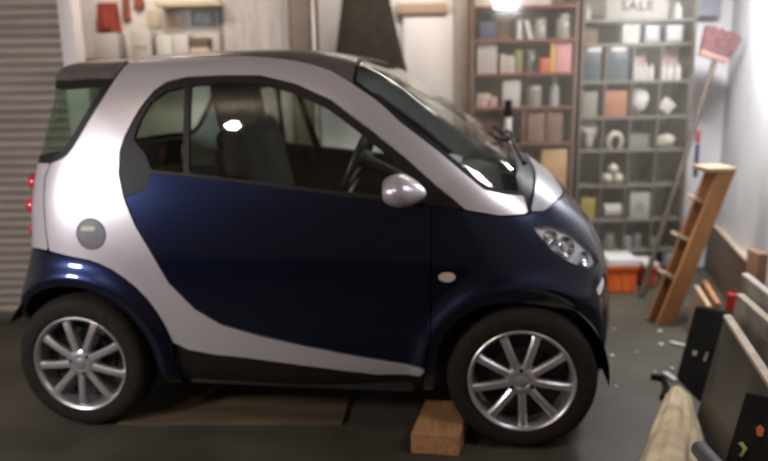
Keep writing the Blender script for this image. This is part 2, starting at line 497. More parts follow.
BRIGHT_IN = mat('bright_patch_inner_face', (0.50, 0.52, 0.50), 0.8, 0, 0.05, 20)  # frame insides painted pale to imitate the bright patch behind the windshield
car = empty('compact_car', CAR_O, -PSI, 'small two-seat hatchback in dark blue with a silver body frame, parked side-on in the garage', 'car')

arc_low = [(187, 77), (222, 75.5), (260, 75.6), (295, 84), (331, 100), (359, 121), (394, 148), (427, 178), (465, 210), (500, 216), (529, 214)]
C_in = [(167, 82), (154, 91), (141, 107), (134, 118.5), (125, 136), (120, 151), (118.5, 174.5), (123.6, 198), (135, 225), (152, 254), (169, 283), (195, 309),
        (222, 325), (260, 336), (301, 345.5), (360, 357), (414, 366.7), (423, 368)]
arc_top = [(524, 195), (504, 194), (484, 189), (467, 175), (450, 160.5), (437.6, 150), (401, 122), (383, 105), (373, 97), (348, 80), (331, 70), (313, 64), (295, 60), (270, 56.8), (243, 55.5), (205, 56.5), (169, 58.5), (140, 60)]
rear_edge = [(129, 62), (115, 79), (101.5, 100), (86, 125), (73, 147), (67, 155), (61, 159), (50.8, 162.6), (45, 178), (44, 201.5), (46.5, 235), (49, 251)]
arch_r = [(68, 256), (88, 260), (100, 264), (112, 270), (124, 278), (135, 287), (147, 299), (156, 311), (164, 324), (169, 334), (173, 343)]
sill_low = [(188, 350), (215, 355), (244, 358), (301, 365.5), (377, 375), (420, 377)]
silver_pg = poly(arc_top + rear_edge + arch_r + sill_low + [(425, 372)] + C_in[::-1] + arc_low)
silver_f = P(silver_pg)
fuel_f = circ(*hit(91, 234), .062)
for sd in ('near', 'far'):
    o = panel('body_frame', minus(silver_f, fuel_f) if sd == 'near' else silver_f, [SILVER, BRIGHT_IN], car, sd); o['label'] = 'silver body frame arching over the door'
belt = [(150, 173), (204, 178), (287, 188.5), (345, 196), (400, 202), (431, 206)]
door_f = P(poly(belt[::1] + [(431, 255), (431, 300), (430, 340), (424, 367.5), (414, 366.2), (360, 356.5), (301, 345), (260, 335.5), (222, 324.5), (195, 308.5), (169, 282.5), (152, 253.5),
                (135.5, 224.5), (124.2, 197), (137, 193), (147, 186)]))
glass_pg = poly([(145, 154), (140, 148), (133, 139), (140, 120), (151, 102), (165, 91), (190, 85), (222, 82.5), (260, 83.5), (293, 92), (327, 108), (355, 129), (387, 155), (407, 175), (404, 198), (345, 192), (287, 185), (204, 175), (151, 170)])
gx0 = hit(183, 130)[0]; gx1 = hit(189, 130)[0]
quarter_f = lambda x, z: np.maximum(sdf(glass_pg, x, z), x - gx0)
front_f = lambda x, z: np.maximum(sdf(glass_pg, x, z), gx1 - x)
trim_f = P(poly([(124, 196.5), (118.9, 174.5), (120.5, 151), (125.5, 136), (134.5, 118.5), (141.5, 107.5), (154.5, 91.5), (167, 82.5)] + [(p[0], p[1] + .5) for p in arc_low[:9]] + [(452, 208)] + belt[::-1] + [(147, 186), (137, 193)]))
TRIMIN = mat('door_inner_trim', (0.03, 0.027, 0.025), 0.7, 0, 0.2, 30)
for sd in ('near', 'far'):
    d = panel('door_panel', door_f, [BLUE, TRIMIN], car, sd, thick=.03); d['label'] = 'dark blue door skin'
    t = panel('window_surround', minus(minus(trim_f, quarter_f), front_f), [TRIM, TRIMIN], car, sd, off=-.002, gap=0)
    g1 = panel('door_window', front_f, [GLASS], t, sd, off=-.008, thick=.004, gap=-.002)
    g2 = panel('quarter_window', quarter_f, [QGLASS], t, sd, off=-.008, thick=.004, gap=-.002)
# door handle
hx, hz = hit(160, 190)
# nose: fenders, bumper
open_f = P(poly([(436, 376), (436, 366), (439, 350), (445, 336), (451, 328), (458, 320.5), (467, 313.5), (476, 309), (490, 305), (506, 303.5), (522, 303.5), (538, 305), (551, 307), (563, 311), (574, 319), (583, 328.5), (590, 343), (595, 358), (598, 371), (599, 382), (599.5, 392)]) + [(2.12, .0), (1.44, .0)])
headl_pg = poly([(531, 222), (540, 226.5), (551, 227), (560, 229), (568, 232), (579, 239), (588, 247.5), (595, 255), (598.5, 262), (594, 266), (587, 266.5), (580, 265), (571, 262), (562.5, 257), (552, 249), (543, 239), (536, 230)])
fog_f = P(poly([(604.3, 274), (596.5, 290), (600.5, 297), (604, 290), (605.5, 282)]))
flapA, flapB, flapC = hit(530, 211.5), hit(544, 211.5), hit(558, 199)
ext = lambda a, b, k=.35: (b[0] + (b[0] - a[0]) * k, b[1] + (b[1] - a[1]) * k)
nose_pg = poly([(431.5, 206.3), (452, 208.6), (465, 210.8), (500, 216.8), (529.5, 214.8)]) + [flapA, flapB, flapC, (2.0, .965), (2.1, 1.05), (2.45, 1.0), (2.45, .0), (1.40, .0)] + poly([(422, 392), (422, 378), (425.5, 372), (424.5, 368), (430.5, 341)])
nose_f = minus(minus(minus(P(nose_pg), open_f), P(headl_pg)), fog_f)
nz = panel('front_body_panel', nose_f, [BLUE, TRIM], car, 'both'); nz['label'] = 'dark blue front fender and bumper skin'
LENS = glass_mat('headlight_lens_glass', (0.95, 0.95, 0.97))
BOWL = mat('headlight_reflector', (0.86, 0.86, 0.86), 0.4, 0.0, 0.03, 30)
for sd in ('near', 'far'):
    hb = panel('headlight', inset(P(headl_pg), -.004), [BOWL], car, sd, off=-.022, thick=.006, gap=0); hb['label'] = 'clear almond headlight'
    panel('lens', P(headl_pg), [LENS], hb, sd, off=0, thick=.003)
    panel('fog_lamp', fog_f, [BOWL], car, sd, off=-.004, thick=.01)['label'] = 'small silver fog lamp'
    sgn = -1 if sd == 'near' else 1
    for (qx, qy, rr_) in ((552, 237, .030), (568, 246, .038), (586, 258, .027)):
        x0, z0 = hit(qx, qy); y0 = float(Ysurf(np.array([x0]), np.array([z0]))[0]); nn = normals(np.array([x0]), np.array([y0]), np.array([z0]))[0]
        nv = Vector((nn[0], sgn * nn[1], nn[2])); pv = Vector((x0, sgn * y0, z0)) - nv * .020
        bm = bmesh.new(); Mx = Matrix.Translation(pv) @ nv.to_track_quat('Z', 'Y').to_matrix().to_4x4()
        add_lathe(bm, [(0, .004), (rr_ * .35, .005), (rr_ * .5, -.001), (rr_ * .8, .006), (rr_, .012), (rr_ * 1.08, .012), (rr_ * 1.08, -.01), (0, -.012)], 24, Mx)
        fin('lamp_bowl', bm, CHROME, hb)
# marker lamp, fuel cap, service flap, cowl, windshield, roof, rear glass
MARK = mat('side_marker_lens', (0.55, 0.42, 0.33), 0.25, 0, 0.05, 40, coat=.5)
mk = hit(447, 277); mrk_f = lambda x, z: np.hypot((x - mk[0]) / .032, (z - mk[1]) / .019) * .02 - .02
for sd in ('near', 'far'):
    panel('side_marker', mrk_f, [MARK], car, sd, off=.004, thick=.004, gap=0)['label'] = 'small oval amber-beige side marker'
FUEL = mat('fuel_cap_grey', (0.13, 0.12, 0.13), 0.4, 0.2, 0.08, 30)
fc = panel('fuel_cap', fuel_f, [FUEL], car, 'near', off=.001, thick=.02); fc['label'] = 'round dark grey fuel cap'
lx0, lz0 = hit(80.5, 226); lx1, lz1 = hit(96, 231)
STK = mat('cream_sticker', (0.55, 0.50, 0.38), 0.5, 0, 0.05, 40)
panel('sticker', P([(lx0, lz0), (lx1, lz0), (lx1, lz1), (lx0, lz1)]), [STK], fc, 'near', off=.003, thick=.0015, gap=0)['label'] = 'small pale rectangular sticker'
ws_b0, ws_b1 = hit(524, 196), (1.815, 1.10); cw1 = (1.855, 1.07); fl1 = (1.995, .958)
A_ = lambda p: p
flap_f = P([flapA, flapB, flapC, (2.0, .965), (2.09, 1.05), (1.90, 1.22), ext(flapA, (1.87, 1.06), 1.0), (1.87, 1.06)])
flap = panel('service_flap', flap_f, [GREYPLATE, TRIM], car, 'both'); flap['label'] = 'grey plate below the windshield'
cowl_f = P([ws_b0, hit(530, 212.5), (1.867, 1.058), ext(flapA, (1.87, 1.06), 1.0), (1.9, 1.4), (1.80, 1.14), (1.79, 1.105)])
panel('cowl', cowl_f, [TRIM], car, 'both', off=-.01)
at_pg = poly(arc_top)
seam = hit(352, 82.5)
ws_f = P([ws_b0] + at_pg[1:9] + [seam, (1.17, 1.53), (1.2, 1.75), (1.9, 1.45), (1.80, 1.135), (1.79, 1.105)])
ws = panel('windshield', ws_f, [WSGLASS], car, 'both', off=-.004, thick=.005, gap=.004)
# black band around the glass
band_f = minus(ws_f, inset(ws_f, .016))
panel('windshield_band', band_f, [TRIM, BRIGHT_IN], car, 'both', off=-.002, thick=.012, gap=.001)
spb0 = hit(129, 62)
roof_f = P([seam] + at_pg[9:] + [spb0, (.10, 1.545), (.02, 1.75), (1.2, 1.75), (1.17, 1.53)])
panel('roof_panel', roof_f, [ROOF, TRIM], car, 'both')['label'] = 'dark grey roof panel'
spoil_f = P([spb0, (.10, 1.545), (.02, 1.8), (-.5, 1.8), (-.5, 1.455)] + poly([(66, 81), (90, 79), (115, 79)]))
panel('roof_spoiler', spoil_f, [ROOF, TRIM], car, 'both', off=.006)['label'] = 'dark spoiler over the rear glass'
hatch_lo = poly([(61, 159), (50.8, 162.6)])
rear_glass_f = P(poly([(115, 79), (90, 79), (66, 81)]) + [(-.5, 1.455), (-.5, 1.10), hatch_lo[1], hatch_lo[0]] + poly([(67, 155), (73, 147), (86, 125), (101.5, 100)]))
RGL = glass_mat('rear_window_glass', (0.80, 0.88, 0.82))
panel('rear_window', rear_glass_f, [RGL], car, 'both', off=-.004, thick=.005)['label'] = 'greenish wrap-around rear window'
panel('rear_window_band', minus(rear_glass_f, inset(rear_glass_f, .030)), [TRIM], car, 'both', off=-.002, thick=.012, gap=.001)
hatch_f = P([hatch_lo[1], (-.5, 1.10), (-.6, .70)] + poly([(36, 248), (48.5, 250.7), (46.2, 235), (43.6, 201.5), (44.6, 178)]))
tail = panel('tailgate', hatch_f, [SILVER, TRIM], car, 'both'); tail['label'] = 'silver tailgate strip with three round lamps'
wo = circ(0, .287, .342)
ropen = lambda x, z: np.minimum(wo(x, z), np.maximum(np.abs(x) - .342, z - .287))
rear_f = minus(P([(-.6, .70)] + poly([(36, 248.6), (49, 251.6)] + arch_r) + [(.425, .30), (.42, .0), (.0, .0), (-.25, .40), (-.6, .40)]), ropen)
panel('rear_body_panel', rear_f, [BLUE, TRIM], car, 'both')['label'] = 'dark blue rear fender and bumper skin'
rock_f = P(poly([(173, 344)] + sill_low + [(421.5, 378), (422, 391)]) + [(1.42, .205), (.43, .205)])
for sd in ('near', 'far'): panel('rocker_panel', rock_f, [TRIM], car, sd, off=-.012)
# tail lamps
for sd in (-1, 1):
    for qx, qy in ((31.5, 182), (29.5, 206), (32.5, 230)):
        x0, z0 = carloc(qx, qy, .60)
        bm = bmesh.new(); bmesh.ops.create_uvsphere(bm, u_segments=20, v_segments=12, radius=.036)
        for v in bm.verts: v.co = Vector((v.co.x * .9 + x0 + .012, v.co.y + sd * .585, v.co.z + z0))
        fin('tail_lamp', bm, REDLENS, car)['label'] = 'round red tail lamp'

# ---- underbody + cabin
def cbox(name, x0, x1, y0, y1, z0, z1, m, parent=car, bev=.02, seg=2, sm=40):
    """box in car space, y measured with far side +"""
    bm = bmesh.new(); add_box(bm, ((x0 + x1) / 2, (y0 + y1) / 2, (z0 + z1) / 2), (x1 - x0, y1 - y0, z1 - z0), bev, seg=seg)
    return fin(name, bm, m, parent, sm)
cbox('floor_pan', .44, 1.40, -.66, .66, .19, .40, DARK)
cbox('engine_bay', -.22, .44, -.50, .50, .22, .92, DARK)
cbox('front_bulkhead', 1.40, 2.02, -.49, .49, .22, .78, DARK)
cbox('parcel_shelf', -.14, .36, -.62, .62, .90, .97, TRIMIN)
for cx in (0.0, 1.812):
    for s in (-1, 1):
        bm = bmesh.new(); n = 28; R_ = .352 if cx < 1 else .335; ya, yb = s * .50, s * (.70 if cx < 1 else .665)
        ang = [math.radians(-5 + (158 if cx < 1 else 190) * k / n) for k in range(n + 1)]
        a = [bm.verts.new((cx + R_ * math.cos(t), ya, .287 + R_ * math.sin(t))) for t in ang]
        b = [bm.verts.new((cx + R_ * math.cos(t), yb, .287 + R_ * math.sin(t))) for t in ang]
        cc = bm.verts.new((cx, ya, .287))
        for k in range(n): bm.faces.new((a[k], a[k + 1], b[k + 1], b[k])); bm.faces.new((cc, a[k + 1], a[k]))
        o = fin('wheel_arch_liner', bm, DARK, car, 60)
# seats
def seat(ys, dx=0.0):
    s = empty('seat', (dx, 0, 0)); s.parent = car
    def soft(name, c, sz, rot, parent, bev=.06):
        bm = bmesh.new(); add_box(bm, c, sz, bev, Matrix.Rotation(rot, 3, 'Y'), 4); return fin(name, bm, FABRIC, parent, 60)
    soft('seat_cushion', (1.00, ys, .60), (.50, .48, .17), math.radians(-8), s)
    bk = soft('seat_backrest', (.705, ys, .93), (.13, .47, .66), math.radians(-13), s)
    soft('shoulder_bolster', (.655, ys, 1.10), (.16, .50, .20), math.radians(-13), bk, .07)
    soft('headrest', (.60, ys, 1.33), (.11, .27, .24), math.radians(-10), bk, .05)
    bm = bmesh.new(); add_box(bm, (.98, ys, .47), (.34, .34, .12), .02); fin('seat_base', bm, DARK, s)
seat(-.34); seat(.34, -.17)
# dashboard
bm = bmesh.new()
prof = [(1.42, .62), (1.40, .80), (1.43, .93), (1.50, .985), (1.62, .995), (1.74, .965), (1.78, .86), (1.78, .62)]
add_prism(bm, [(x, -.60, z) for x, z in prof], (0, 1.20, 0))
dash = fin('dashboard', bm, TRIMIN, car, 30)
for yy in (-.12, .02):
    bm = bmesh.new(); add_lathe(bm, [(0, 0), (.04, .002), (.052, .012), (.056, 0), (.056, -.05)], 24, Matrix.Translation((1.50, yy, 1.03)) @ Matrix.Rotation(math.radians(-75), 4, 'Y'))
    fin('instrument_pod', bm, mat('grey_pod', (.22, .21, .2), .4, .3), dash)
bm = bmesh.new(); add_box(bm, (1.41, -.34, .93), (.03, .30, .07), .012, Matrix.Rotation(math.radians(20), 3, 'Y'))
fin('dash_trim', bm, mat('pale_dash_trim', (.32, .29, .25), .45, .1), dash)
# steering wheel
sx, sz = carloc(360, 152, .34)
SW = Matrix.Translation((sx, -.34, sz - .03)) @ Matrix.Rotation(math.radians(-66), 4, 'Y')
bm = bmesh.new(); R_ = .185
pts = [SW @ Vector((R_ * math.cos(2 * PI * k / 40), R_ * math.sin(2 * PI * k / 40), 0)) for k in range(41)]
add_tube(bm, pts, .015, 10, False)
st = fin('steering_wheel', bm, mat('steering_leather', (.04, .036, .033), .35, 0, .1, 60), car, 60)
bm = bmesh.new()
for a in (0, 125, 235):
    t = math.radians(a); add_tube(bm, [SW @ Vector((.03 * math.cos(t), .03 * math.sin(t), -.01)), SW @ Vector((R_ * math.cos(t), R_ * math.sin(t), 0))], [.02, .012], 8)
add_lathe(bm, [(0, .02), (.05, .015), (.06, 0), (.05, -.03), (.03, -.05), (.025, -.22), (0, -.22)], 20, SW)
fin('steering_hub', bm, TRIM, st, 40)
# passenger seat belt strap
bm = bmesh.new(); add_prism(bm, [(.60, .60, 1.42), (.64, .60, 1.42), (.78, .585, 1.0), (.74, .585, 1.0)], (0, .006, 0)); fin('seat_belt', bm, TRIM, car)
# mirror (near and far)
def mirror(s):
    mx, mz = carloc(401, 191, .87)
    bm = bmesh.new(); bmesh.ops.create_uvsphere(bm, u_segments=36, v_segments=20, radius=1)
    for v in bm.verts:
        x, y, z = v.co
        fx = .078 if x < 0 else .088
        k = 1 - .38 * max(x, 0) ** 1.5                      # tapers to the front
        xx = max(x, -.80)
        v.co = Vector((mx + xx * fx, s * (.86 + .085 * y * k * s * s), mz + z * .060 * k - .010 * max(x, 0)))
    m_ = fin('wing_mirror', bm, SILVER, car, 60); m_['label'] = 'silver wing mirror'
    bm = bmesh.new(); add_tube(bm, [(mx + .02, s * .80, mz - .03), (mx + .05, s * .73, mz - .055), (mx + .06, s * .69, mz - .06)], [.025, .028, .032], 12)
    fin('mirror_arm', bm, TRIM, m_, 50)
    bm = bmesh.new(); add_lathe(bm, [(0, 0), (.9, 0), (1, -.06), (0, -.06)], 32, Matrix.Translation((mx - .0655, s * .86, mz)) @ Matrix.Rotation(-PI / 2, 4, 'Y') @ Matrix.Diagonal((.034, .048, .03, 1)))
    fin('mirror_glass', bm, CHROME, m_, 40)
mirror(-1); mirror(1)
# wipers and arms
for (y0, y1) in ((-.50, .02), (.05, .55)):
    def S_(x, y, o):  # point over the windshield surface
        z = np.linspace(.9, 1.5, 400); r, n = rho_n(np.full(400, x), z); ok = (r < 1)
        Y = np.where(ok, Ysurf(np.full(400, x), z), 0); k = np.where(Y >= abs(y))[0]
        zz = z[k[-1]] if len(k) else 1.1
        return Vector((x + o * .5, y, zz + o))
    bm = bmesh.new(); add_tube(bm, [S_(1.80, y0, .03), S_(1.76, y0 * .5 + y1 * .5, .035), S_(1.74, y1, .02)], [.010, .009, .007], 8)
    w_ = fin('wiper', bm, TRIM, car, 60)
    bm = bmesh.new(); pts = [S_(1.70 + .02 * k, y0 + (y1 - y0) * (.25 + k * .19), .014) for k in range(4)]
    add_tube(bm, pts, .008, 6); fin('wiper_blade', bm, RUBBER, w_, 60)

# ---- wheels
def wheel(cx, s, tw, a0, steer=0):
    """s=-1 near, +1 far ; axis along y ; outer face at |y| = .72"""
    yo = s * .72
    w = bmesh.new()
    R_ = .287
    hw = tw
    prof = [(.200, 0.012), (.206, 0.002), (.222, -.004), (.245, -.006), (.262, -.002), (.275, .008), (.283, .020), (.287, .034), (.2875, hw / 2), (.287, hw - .034), (.283, hw - .02), (.262, hw), (.222, hw), (.200, hw - .01), (.195, hw / 2), (.200, 0.012)]
    # local z (lathe axis) -> inward
    Mx = Matrix.Translation((cx, yo, R_)) @ Matrix.Rotation(-PI / 2 * (1 if s < 0 else -1), 4, 'X')
    add_lathe(w, prof, 64, Mx)
    for k in range(3):
        zz = hw * (.3 + .2 * k)
        add_lathe(w, [(.2872, zz - .004), (.2885, zz - .003), (.2885, zz + .003), (.2872, zz + .004)], 64, Mx)
    t = fin('wheel', w, RUBBER, car, 40)
    b = bmesh.new()
    add_lathe(b, [(.206, .004), (.2055, -.003), (.201, -.006), (.195, -.003), (.189, .006), (.186, .022), (.183, .09), (.183, hw - .01), (.200, hw - .01), (.200, .012), (.206, .004)], 64, Mx)
    # spokes
    for k in range(9):
        an = math.radians(a0 + 40 * k)
        u = Vector((math.cos(an), math.sin(an), 0)); v = Vector((-math.sin(an), math.cos(an), 0))
        secs = [(.030, .015, .004, .030), (.07, .0155, .000, .028), (.12, .0150, .000, .026), (.165, .0155, .003, .028), (.188, .0185, .008, .034)]
        rings = []
        for r_, wd, z0, z1 in secs:
            ring = []
            for (sv, zz) in ((-1, z1), (-1, z0 + .006), (-.55, z0), (.55, z0), (1, z0 + .006), (1, z1)):
                ring.append(b.verts.new(Mx @ (u * r_ + v * (wd * sv) + Vector((0, 0, zz)))))
            rings.append(ring)
        for p, q in zip(rings[:-1], rings[1:]):
            for i in range(6): b.faces.new((p[i], p[(i + 1) % 6], q[(i + 1) % 6], q[i]))
        b.faces.new(rings[0]); b.faces.new(rings[-1][::-1])
    add_lathe(b, [(0, .002), (.028, .002), (.030, .0), (.050, .001), (.060, .008), (.064, .02), (.064, .05), (0, .05)], 40, Mx)
    rim = fin('alloy_rim', b, ALLOY, t, 35); rim['label'] = 'nine-spoke alloy rim'
    b = bmesh.new(); add_lathe(b, [(0, -.004), (.018, -.003), (.025, 0), (.027, .004), (0, .006)], 28, Mx); fin('centre_cap', b, mat('cap_grey', (.35, .35, .36), .35, .6), t, 40)
    b = bmesh.new(); add_lathe(b, [(0, .062), (.120, .060), (.122, .075), (.175, .078), (.175, .084), (0, .09)], 40, Mx); fin('brake_disc', b, mat('brake_dark', (.025, .022, .02), .6, .3), t, 40)
    for k in range(3):
        an = math.radians(a0 + 20 + 120 * k); c_ = Mx @ Vector((.044 * math.cos(an), .044 * math.sin(an), 0))
        b = bmesh.new(); add_lathe(b, [(0, -.002), (.007, -.001), (.009, .003), (.009, .01)], 12, Mx @ Matrix.Translation((.044 * math.cos(an), .044 * math.sin(an), 0)))
        fin('wheel_bolt', b, TRIM, t, 40)
wheel(0.0, -1, .17, -66); wheel(0.0, 1, .17, 10)
wheel(1.812, -1, .15, -113); wheel(1.812, 1, .15, 10)
# =================================================================== THINGS
WOOD = mat('orange_brown_wood', (0.30, 0.135, 0.05), 0.55, 0, col2=(0.42, 0.21, 0.085), scale=6, stretch=(1, 8, 1), bump=.15)
WOODP = mat('pale_wood', (0.42, 0.30, 0.19), 0.6, 0, 0.12, 8, stretch=(1, 6, 1))
BLOCKW = mat('raw_block_wood', (0.42, 0.21, 0.09), 0.65, 0, 0.15, 7, stretch=(8, 1, 8), bump=.2)
WHITE = mat('white_card', (0.44, 0.41, 0.39), 0.6, 0, 0.04, 10)
WHITEP = mat('white_glossy_plastic', (0.50, 0.48, 0.46), 0.35, 0, 0.03, 10)
CREAM = mat('cream_card', (0.46, 0.37, 0.29), 0.7, 0, 0.06, 10)
TAN = mat('tan_cardboard', (0.50, 0.31, 0.15), 0.75, 0, 0.08, 12)
ORANGE = mat('orange_plastic', (0.72, 0.13, 0.025), 0.45, 0, 0.06, 8)
REDBR = mat('red_brown_plastic', (0.42, 0.09, 0.04), 0.5, 0, 0.12, 8)
REDC = mat('red_cloth', (0.30, 0.05, 0.03), 0.85, 0, 0.15, 12, bump=.3)
BRICK = mat('brick_red_item', (0.33, 0.10, 0.06), 0.7, 0, 0.15, 10)
NAVY = mat('navy_box', (0.05, 0.055, 0.13), 0.5, 0, 0.1, 10)
BLUEG = mat('blue_grey_drawer', (0.06, 0.08, 0.10), 0.3, 0, 0.15, 6)
OLIVE = mat('olive_card', (0.22, 0.20, 0.08), 0.6, 0, 0.08, 10)
YELLOW = mat('yellow_card', (0.50, 0.31, 0.07), 0.55, 0, 0.05, 10)
PINK = mat('pink_card', (0.50, 0.22, 0.23), 0.55, 0, 0.06, 10)
PINKP = mat('pale_pink_card', (0.40, 0.26, 0.24), 0.6, 0, 0.06, 10)
ORGB = mat('terracotta_box', (0.32, 0.13, 0.07), 0.6, 0, 0.08, 12)
BRNB = mat('brown_box', (0.20, 0.12, 0.075), 0.6, 0, 0.15, 12)
BLACKP = mat('black_panel', (0.010, 0.009, 0.008), 0.75, 0, 0.2, 12, spec=.08)
GREYI = mat('grey_item', (0.30, 0.31, 0.31), 0.5, 0, 0.08, 12)
CLEARJ = mat('cloudy_jar', (0.24, 0.24, 0.22), 0.2, 0, 0.1, 12, coat=.5)

def px_box(name, x0, y0, x1, y1, Yf, dep, m, label, cat, group=None, zb=None, bev=.004, rot=0.0, Xp=None):
    xm = (x0 + x1) / 2
    X0, X1 = at(x0, (y0 + y1) / 2, Xp or Yf).x, at(x1, (y0 + y1) / 2, Xp or Yf).x
    Z1 = at(xm, y0, Yf).z; Z0 = at(xm, y1, Yf).z if zb is None else zb
    bm = bmesh.new(); add_box(bm, (0, 0, (Z1 - Z0) / 2), (X1 - X0, dep, Z1 - Z0), bev)
    o = fin(name, bm, m); o.location = ((X0 + X1) / 2, Yf + dep / 2, Z0); o.rotation_euler = (0, rot, 0)
    return tag(o, label, cat, group)

# ---------------- display cabinets against the back wall
CF = 4.82; CB = WB - .01
HAZY = glass_mat('hazy_cabinet_glass', (0.97, 0.97, 0.96), 0.015, 0.08)  # added panes: a milky haze is mixed into their colour
_nt = HAZY.node_tree; _df = _nt.nodes.new('ShaderNodeBsdfDiffuse'); _df.inputs[0].default_value = (.36, .33, .27, 1)
_mx = _nt.nodes.new('ShaderNodeMixShader'); _nz = _nt.nodes.new('ShaderNodeTexNoise'); _nz.inputs['Scale'].default_value = 4
_mm = _nt.nodes.new('ShaderNodeMath'); _mm.operation = 'MULTIPLY_ADD'; _mm.inputs[1].default_value = .07; _mm.inputs[2].default_value = .03
_nt.links.new(_nz.outputs['Fac'], _mm.inputs[0]); _nt.links.new(_mm.outputs[0], _mx.inputs[0])
_out = _nt.nodes['Material Output']; _src = _out.inputs[0].links[0].from_socket
_nt.links.new(_src, _mx.inputs[1]); _nt.links.new(_df.outputs[0], _mx.inputs[2]); _nt.links.new(_mx.outputs[0], _out.inputs[0])
def cabinet(name, label, px0, px1, ymid, rows, ztop, frame_m, shelf_m, back_m, cols, low):
    xm = (px0 + px1) / 2
    X0, X1 = at(px0, ymid, CF).x, at(px1, ymid, CF).x
    root = empty(name, ((X0 + X1) / 2, CB, 0), 0, label, 'cabinet')
    xc = (X0 + X1) / 2
    def bx(nm, x0, x1, y0, y1, z0, z1, m, bev=.003):
        bm = bmesh.new(); add_box(bm, ((x0 + x1) / 2 - xc, (y0 + y1) / 2 - CB, (z0 + z1) / 2), (x1 - x0, y1 - y0, z1 - z0), bev, seg=1); return fin(nm, bm, m, root)
    t = .022
    bx('side_panel', X0, X0 + t, CF, CB, low, ztop, frame_m); bx('side_panel', X1 - t, X1, CF, CB, low, ztop, frame_m)
    bx('back_panel', X0 + t, X1 - t, CB - .012, CB, low, ztop, back_m)
    for lx in (X0 + .02, X1 - .045):
        if low > .02:
            bx('foot', lx, lx + .025, CF + .01, CF + .05, 0, low, frame_m); bx('foot', lx, lx + .025, CB - .05, CB - .01, 0, low, frame_m)
    zs = []
    for ry in rows:
        z = at(xm, ry, CF).z; zs.append(z)
        bx('shelf', X0 + t, X1 - t, CF + .002, CB - .012, z - .018, z, shelf_m)
    bx('top_panel', X0 + t, X1 - t, CF, CB, ztop - .02, ztop, frame_m)
    bx('bottom_panel', X0 + t, X1 - t, CF, CB, low, low + .02, frame_m)
    g_ = fin('glass_door', (lambda bm: (add_box(bm, ((X0 + X1) / 2 - xc, CF - .004 - CB, (low + ztop) / 2), (X1 - X0 - .01, .004, ztop - low - .01)), bm)[1])(bmesh.new()), HAZY, root)
    for cx, r0, r1 in cols:
        X = at(cx, ymid, CF).x; zt = ztop - .02 if r0 < 0 else zs[r0] - .018
        bx('divider', X - .006, X + .006, CF + .004, CB - .012, zs[r1], zt, frame_m, .001)
    return zs
LFR = mat('dark_brown_cabinet_frame', (0.15, 0.09, 0.07), 0.5, 0, 0.15, 6)
LSH = mat('red_brown_shelf', (0.19, 0.06, 0.045), 0.45, 0, 0.12, 6)
LBK = mat('brown_back_panel', (0.20, 0.165, 0.14), 0.6, 0, 0.15, 4)
RFR = mat('grey_brown_cabinet_frame', (0.14, 0.12, 0.095), 0.45, 0.2, 0.1, 6)
RSH = mat('grey_shelf', (0.17, 0.16, 0.135), 0.4, 0.1, 0.1, 6)
RBK = mat('olive_grey_back_panel', (0.23, 0.22, 0.18), 0.55, 0, 0.2, 4)
zL = cabinet('display_cabinet', 'brown open cabinet with red-brown shelves behind the hood of the car', 470.5, 577, 90, [5, 39, 73, 107, 143, 190], 2.35, LFR, LSH, LBK, [(525, 3, 3 + 0)] if 0 else [], .02)
zR = cabinet('display_cabinet', 'tall grey-brown cabinet of small compartments between red shelves and broom', 578.5, 691, 110, [19, 43, 80.5, 116.5, 149.5, 185, 219.5, 250], 2.35, RFR, RSH, RBK,
             [(cx, r - 1, r) for r in range(2, 8) for cx in (604.5, 631.5, 659)], at(634.75, 250, CF).z - .0225)
def fit(o, zs, row):
    """keep a thing inside its compartment"""
    bpy.context.view_layer.update()
    P_ = [o.matrix_world @ v.co for v in o.data.vertices]
    x0, x1 = min(p.x for p in P_), max(p.x for p in P_); z0, z1 = min(p.z for p in P_), max(p.z for p in P_)
    if zs is zR: edges = [at(q, 110, CF).x for q in ((578.5, 604.5, 631.5, 659, 691) if row > 1 else (578.5, 691))]
    else: edges = [at(q, 90, CF).x for q in (470.5, 577)]
    c = (x0 + x1) / 2; k = max(i for i in range(len(edges) - 1) if c > edges[i] or i == 0)
    a = edges[k] + (.0265 if k == 0 else .010); b = edges[k + 1] - (.0265 if k == len(edges) - 2 else .010)
    w = x1 - x0; s = min(1, (b - a) / w); o.location.x += max(a - (c - w * s / 2), 0) + min(b - (c + w * s / 2), 0)
    top = (zs[row - 1] - .024) if row > 0 else 2.3
    t = min(1, (top - zs[row]) / (z1 - zs[row]))
    if s < 1 or t < 1:
        if o.rotation_euler.to_matrix() == Matrix.Identity(3): o.scale = (s, 1, t); o.location.z = zs[row] + (o.location.z - zs[row]) * t
        else:
            m = min(s, t); o.scale = (m, m, m); o.location.z = zs[row] + (o.location.z - zs[row]) * m
    return o
def on(zs, row, x0, x1, ytop, m, label, cat, name, depth=.12, Yf=None, group=None, rot=0.0, bev=.003):
    return fit(px_box(name, x0, ytop, x1, ytop + 10, (Yf or CF + .03), depth, m, label, cat, group, zb=zs[row] + .0005, rot=rot, bev=bev, Xp=CF), zs, row)
def lathe_on(zs, row, x0, x1, ytop, prof, m, label, cat, name, Yc=None, group=None, cap=None, capm=None):
    Yc = Yc or CF + .09
    X0, X1 = at(x0, (ytop + 20), CF).x, at(x1, (ytop + 20), CF).x; H = at((x0 + x1) / 2, ytop, Yc).z - zs[row]; R_ = (X1 - X0) / 2
    bm = bmesh.new(); add_lathe(bm, [(r * R_, z * H) for r, z in prof], 24)
    o = fin(name, bm, m); o.location = ((X0 + X1) / 2, Yc, zs[row] + .0005); tag(o, label, cat, group)
    if cap:
        bm = bmesh.new(); add_lathe(bm, [(r * R_, z * H) for r, z in cap], 24); fin('lid', bm, capm, o)
    return fit(o, zs, row)
BOT = [(0, 0), (.95, 0), (1, .03), (1, .6), (.85, .72), (.42, .80), (.42, 1), (0, 1)]
